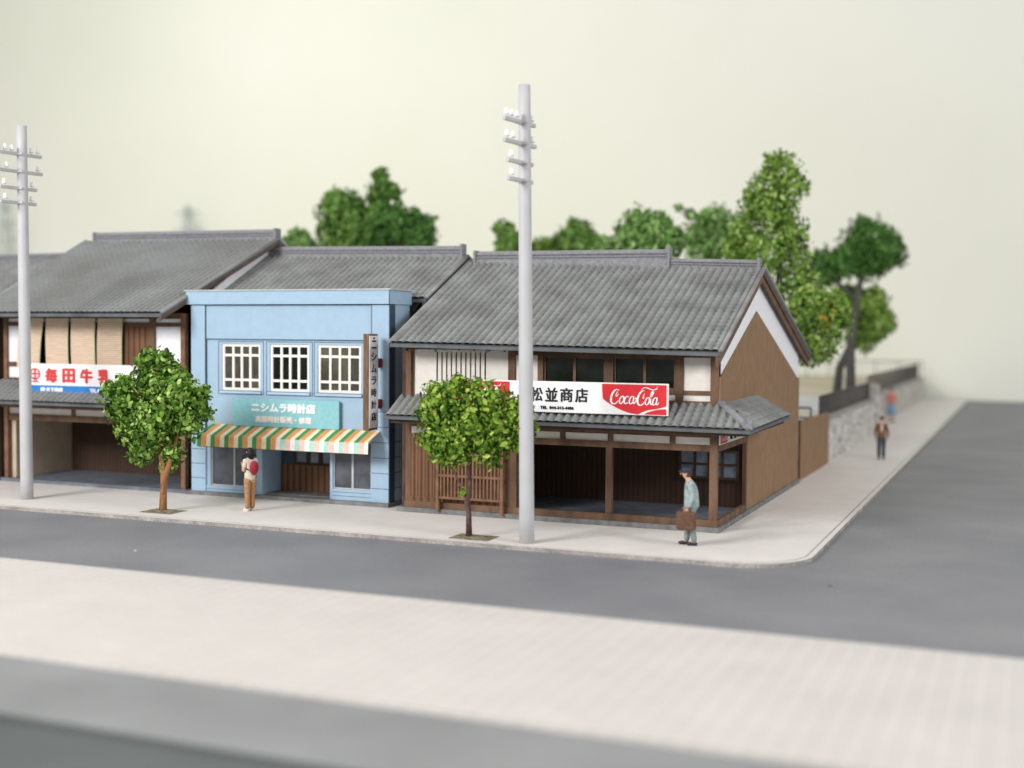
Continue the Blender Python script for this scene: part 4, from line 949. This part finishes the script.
def person(loc, rz, h, label, top, bottom, pose, hair='hair', shoe='shoe', skirt=False, long_hair=False, cap=None, jacket_open=None, backpack=None, bag=None, stoop=0, sleeve=1.0, bulk=1.0):
    """figure facing -Y in its own space, 1.7 m tall, then scaled"""
    R_ = thing('person', label, 'person', loc, rz)
    R_.scale = (h/1.7,)*3
    st = stoop
    def S(x, y, z):  # lean the upper body forward by the stoop
        k = max(0, z-.95); return (x, y-st*k*k*1.4-st*k*.25, z-st*.12*k)
    hands = pose['hands']; feet = pose['feet']
    pel = S(0, 0, .93)
    J = [(pel, .13, .1), (S(0, 0, 1.1), .115, .09), (S(0, .01, 1.28), .14, .1), (S(0, .01, 1.4), .1, .075), (S(0, -.005, 1.48), .052, .052),
         (S(0, -.02, 1.56), .075, .082), (S(0, -.02, 1.63), .082, .095), (S(0, -.01, 1.685), .055, .065)]
    E_ = [(i, i+1) for i in range(7)]
    arms = []
    for sgn, hd, el in ((-1, hands[0], pose['elbows'][0]), (1, hands[1], pose['elbows'][1])):
        k = len(J); sh = S(sgn*.17, .01, 1.38); e = S(*el); w_ = S(*hd)
        J += [(sh, .062, .062), (e, .045, .045), (w_, .03, .026)]; E_ += [(3, k), (k, k+1), (k+1, k+2)]
        arms.append((sh, e, w_))
    legs = []
    for sgn, ft, kn in ((-1, feet[0], pose['knees'][0]), (1, feet[1], pose['knees'][1])):
        k = len(J); hp = (sgn*.09, 0, .86)
        J += [(hp, .095, .095), (kn, .062, .062), (ft, .042, .042), (( ft[0], ft[1]-.11, .045), .035, .035)]
        E_ += [(0, k), (k, k+1), (k+1, k+2), (k+2, k+3)]; legs.append((hp, kn, ft))
    body = skinned('body', J, E_, 'skin', R_)
    # nose and ears belong to the head; hands with five fingers
    hc = Vector(S(0, -.02, 1.61))
    f = MB(); f.tube([hc+Vector((0, -.09, .03)), hc+Vector((0, -.118, -.012)), hc+Vector((0, -.09, -.022))], [.009, .017, .008], 6)
    for s_ in (-1, 1): f.ball(hc+Vector((s_*.085, .005, -.005)), .02, None, 8, 5, (.5, 1, 1.4))
    f.tube([hc+Vector((-.022, -.093, -.048)), hc+Vector((.022, -.093, -.048))], .007, 5, 'lip')
    f.build('face', 'skin', R_, local=True)
    ey = MB()
    for s_ in (-1, 1): ey.ball(hc+Vector((s_*.032, -.087, .012)), .011, None, 8, 5, (1.2, .6, .8))
    ey.build('eyes', 'hair', R_, local=True)
    for i, (sh, e, w_) in enumerate(arms):
        w_ = Vector(w_); e = Vector(e); d = (w_-e).normalized(); sd = Vector((0, 1, 0)) if abs(d.y) < .7 else Vector((1, 0, 0)); sd = (sd-d*sd.dot(d)).normalized(); nn = d.cross(sd)
        hm = MB(); hm.tube([w_-d*.02, w_+d*.03, w_+d*.085], [.026, .036, .034], 8)
        for j, ln in enumerate((.06, .072, .068, .052)):
            b0 = w_+d*.075+sd*(-.027+.018*j); hm.tube([b0, b0+d*ln*.5+nn*.008, b0+d*ln*.9+nn*.028], [.0095, .009, .007], 6)
        t0 = w_+d*.02-sd*.028; hm.tube([t0, t0-sd*.025+d*.03+nn*.01, t0-sd*.028+d*.06+nn*.02], [.012, .011, .008], 6)
        hm.build('hand', 'skin', R_, local=True)
    # clothes
    J2 = [(S(0, 0, .8), .175*bulk, .15*bulk), (S(0, 0, .92), .17*bulk, .145*bulk), (S(0, 0, 1.05), .165*bulk, .14*bulk), (S(0, .015, 1.24), .165*bulk, .135*bulk), (S(0, .01, 1.38), .12, .09), (S(0, .0, 1.45), .062, .062)]
    E2 = [(0, 1), (1, 2), (2, 3), (3, 4), (4, 5)]
    for sh, e, w_ in arms:
        k = len(J2); sh = Vector(sh); e = Vector(e); w_ = Vector(w_); end = e.lerp(w_, .88*sleeve) if sleeve > .5 else sh.lerp(e, .75)
        J2 += [(tuple(sh), .078, .075), (tuple(e if sleeve > .5 else sh.lerp(e, .4)), .062, .062), (tuple(end), .05, .05)]; E2 += [(4, k), (k, k+1), (k+1, k+2)]
    skinned('jacket' if sleeve > .5 else 'shirt', J2, E2, top, R_)
    if skirt:
        mb = MB(); mb.tube([(0, 0, .98), (0, 0, .9), (0, 0, .6), (0, 0, .36)], [.13, .16, .21, .25], 18); mb.build('skirt', bottom, R_, local=True)
    else:
        J3 = [((0, 0, .95), .135, .11)]; E3 = []
        for hp, kn, ft in legs:
            k = len(J3); J3 += [(hp, .11, .108), (kn, .082, .082), ((ft[0], ft[1], .055), .068, .075)]; E3 += [(0, k), (k, k+1), (k+1, k+2)]
        skinned('trousers', J3, E3, bottom, R_)
    for hp, kn, ft in legs:
        mb = MB(); mb.ball((ft[0], ft[1]-.06, .04), .13, None, 12, 7, (.4, 1, .36)); mb.box(ft[0]-.04, ft[0]+.04, ft[1]-.15, ft[1]+.05, 0, .02); mb.build('shoe', shoe, R_, local=True)
    mb = MB(); mb.ball(hc+Vector((0, .022, .035)), .1, None, 14, 9, (.98, 1.02, .92))
    if long_hair:
        mb.ball(hc+Vector((0, .05, -.06)), .11, None, 12, 8, (1.0, .75, 1.35)); mb.ball(hc+Vector((0, .06, -.15)), .085, None, 12, 8, (1.1, .7, 1.2))
    else: mb.ball(hc+Vector((0, .04, -.03)), .085, None, 12, 8, (.98, .85, .9))
    mb.build('hair', hair, R_, local=True)
    if cap:
        mb = MB(); mb.ball(hc+Vector((0, .01, .06)), .112, None, 14, 8, (1, 1.08, .62)); mb.mesh([hc+Vector(p) for p in ((-.08, -.07, .055), (.08, -.07, .055), (.055, -.165, .035), (-.055, -.165, .035), (-.08, -.07, .07), (.08, -.07, .07), (.055, -.165, .045), (-.055, -.165, .045))], [(0, 1, 2, 3), (7, 6, 5, 4), (0, 4, 5, 1), (1, 5, 6, 2), (2, 6, 7, 3), (3, 7, 4, 0)])
        mb.build('cap', cap, R_, local=True)
    if jacket_open:
        mb = MB(); mb.ball((0, -.055, 1.2), .1, None, 12, 8, (.6, .78, 2.3)); mb.build('shirt', jacket_open, R_, local=True)
    return R_

M['shoe'] = mat('dark_shoe', (.03, .03, .045), .5); M['shoew'] = mat('white_shoe', (.7, .62, .58), .6); M['lip'] = mat('lip', (.4, .12, .1), .6)
M['jblue'] = mat('pale_blue_jacket', (.34, .41, .41), .8, .12, 10); M['tgrey'] = mat('grey_green_trousers', (.22, .27, .26), .8, .1, 10)
M['bagbrown'] = mat('brown_bag', (.13, .065, .04), .7, .15, 12); M['capblue'] = mat('navy_cap', (.03, .04, .06), .7)
M['shirtw'] = mat('cream_shirt', (.68, .6, .5), .8, .08, 10); M['tan'] = mat('tan_trousers', (.42, .23, .11), .8, .12, 12)
M['packred'] = mat('red_backpack', (.35, .02, .04), .6, .15, 12); M['jbrown'] = mat('brown_jacket', (.2, .1, .045), .8, .12, 12)
M['tnavy'] = mat('slate_trousers', (.06, .08, .1), .8, .1); M['torange'] = mat('orange_top', (.62, .2, .13), .8, .1); M['skblue'] = mat('blue_skirt', (.22, .38, .55), .8, .1)
M['hairb'] = mat('brown_hair', (.09, .04, .03), .6)

stand = dict(hands=[(-.24, -.03, .86), (.24, -.03, .86)], elbows=[(-.235, .03, 1.12), (.235, .03, 1.12)], feet=[(-.09, .0, .07), (.09, .0, .07)], knees=[(-.09, -.01, .48), (.09, -.01, .48)])
clasp = dict(hands=[(-.2, -.1, .84), (.2, -.1, .82)], elbows=[(-.24, .0, 1.08), (.24, .0, 1.08)], feet=[(-.08, -.1, .07), (.08, .07, .07)], knees=[(-.08, -.06, .48), (.08, 0, .48)])
# man with the bag looks left (-X): his -Y turned to -X
man = person((-.13, -1.77, 0), math.radians(-72), 1.64, 'stooping man in a dark cap and pale blue jacket by the corner shop', 'jblue', 'tgrey', clasp, hair='hairb', cap='capblue', stoop=.15, bulk=1.25)
bag = thing('hand_bag', 'brown bag held low at the side of the stooping man', 'bag', (-.18, -2.05, .36))
mb = MB(); mb.box(-.39, .04, -2.12, -1.99, .36, .76); bo = mb.build('bag_body', 'bagbrown', bag, bevel=.05)
hb = MB(); hb.tube([(-.3, -2.05, .74), (-.27, -2.04, .8), (-.19, -2.03, .83), (-.11, -2.04, .8), (-.06, -2.05, .74)], .014, 6); hb.build('handle', 'bagbrown', bag)
# woman with a red backpack, seen from behind/side, facing the shop to the left
wom = person((-11.51, -1.56, 0), math.radians(-108), 1.57, 'woman with long black hair, cream shirt and tan trousers facing the blue shop', 'shirtw', 'tan',
             dict(hands=[(-.12, -.17, 1.22), (.12, -.17, 1.24)], elbows=[(-.22, .0, 1.1), (.22, .0, 1.1)], feet=[(-.08, .0, .07), (.08, .0, .07)], knees=[(-.08, -.01, .48), (.08, -.01, .48)]),
             long_hair=True, shoe='shoew', sleeve=.4)
pk = thing('backpack', 'red backpack worn by the woman in front of the blue shop', 'backpack', (-11.51, -1.56, 0), math.radians(-108))
mb = MB(); mb.ball((0, .17, 1.1), .125, None, 14, 9, (1.0, .7, 1.45)); mb.build('pack', 'packred', pk, local=True)
mb = MB()
for s_ in (-1, 1): mb.tube([(s_*.1, .13, 1.38), (s_*.12, .0, 1.46), (s_*.13, -.12, 1.34), (s_*.15, -.1, 1.12), (s_*.13, .12, 1.05)], .018, 6)
mb.build('strap', 'black', pk, local=True)
person((1.53, 19.51, 0), math.radians(8), 1.55, 'man in an open brown jacket over a white shirt walking on the side pavement', 'jbrown', 'tnavy', stand, jacket_open='shirtw')
person((-.2, 40.5, .0), math.radians(30), 1.75, 'figure in an orange top and blue skirt standing by the far stone wall', 'torange', 'skblue', stand, skirt=True, sleeve=.4)

# crumbs on the road
for x, y, r, m_, lab in ((-10.6, -7.0, .022, 'white', 'tiny white crumb lying on the grey road at the left'), (3.2, -4.6, .022, 'leafA', 'tiny green crumb lying on the grey road at the right')):
    mb = MB(); mb.ball((x, y, -.08+r*.6), r, None, 7, 5, (1, 1.2, .7)); tag(mb.build('foam_crumb', m_), lab, 'crumb')

# ------------------------------------------------------------------ light
W = bpy.data.worlds.new('World'); scn.world = W; W.use_nodes = True
bg = W.node_tree.nodes['Background']; bg.inputs[0].default_value = (1.0, .985, .96, 1); bg.inputs[1].default_value = .66
def area(name, loc, target, size, power, col):
    l = bpy.data.lights.new(name, 'AREA'); l.shape = 'RECTANGLE'; l.size = size[0]; l.size_y = size[1]; l.energy = power; l.color = col
    o = bpy.data.objects.new(name, l); COL.objects.link(o); o.location = loc
    o.rotation_euler = (Vector(target)-Vector(loc)).to_track_quat('-Z', 'Y').to_euler(); return o
area('window_light', (-26, -44, 24), (-6, 4, 1), (18, 14), 23000, (1, .98, .96))
area('backdrop_fill', (-55, 25, 45), (-50, 68, 8), (14, 10), 7000, (1, .99, .93))  # added fill lamp, brightens and grades the backdrop
area('side_light', (42, -16, 24), (-4, 4, 2), (14, 14), 9500, (.95, .97, 1))

# ------------------------------------------------------------------ camera
cam = bpy.data.cameras.new('camera'); co = bpy.data.objects.new('camera', cam); COL.objects.link(co); scn.camera = co
yaw, pitch, roll, f = .3946, .0405, .0074, 1241.77
cy, sy, cp, sp = math.cos(yaw), math.sin(yaw), math.cos(pitch), math.sin(pitch)
F_ = Vector((-sy*cp, cy*cp, -sp)); R0 = Vector((cy, sy, 0)); U0 = R0.cross(F_)
Rr = R0*math.cos(roll)+U0*math.sin(roll); Ur = U0*math.cos(roll)-R0*math.sin(roll)
mw = Matrix((Rr, Ur, -F_)).transposed().to_4x4(); mw.translation = Vector((6.4775, -27.6943, 4.5)); co.matrix_world = mw
cam.sensor_width = 36; cam.lens = f/1024*36; cam.clip_end = 1000; cam.clip_start = .1
cam.dof.use_dof = True; cam.dof.focus_distance = 30; cam.dof.aperture_fstop = cam.lens/1000/.29
scn.view_settings.view_transform = 'Standard'; scn.view_settings.look = 'None'; scn.view_settings.exposure = .07
scn.render.engine = 'CYCLES'
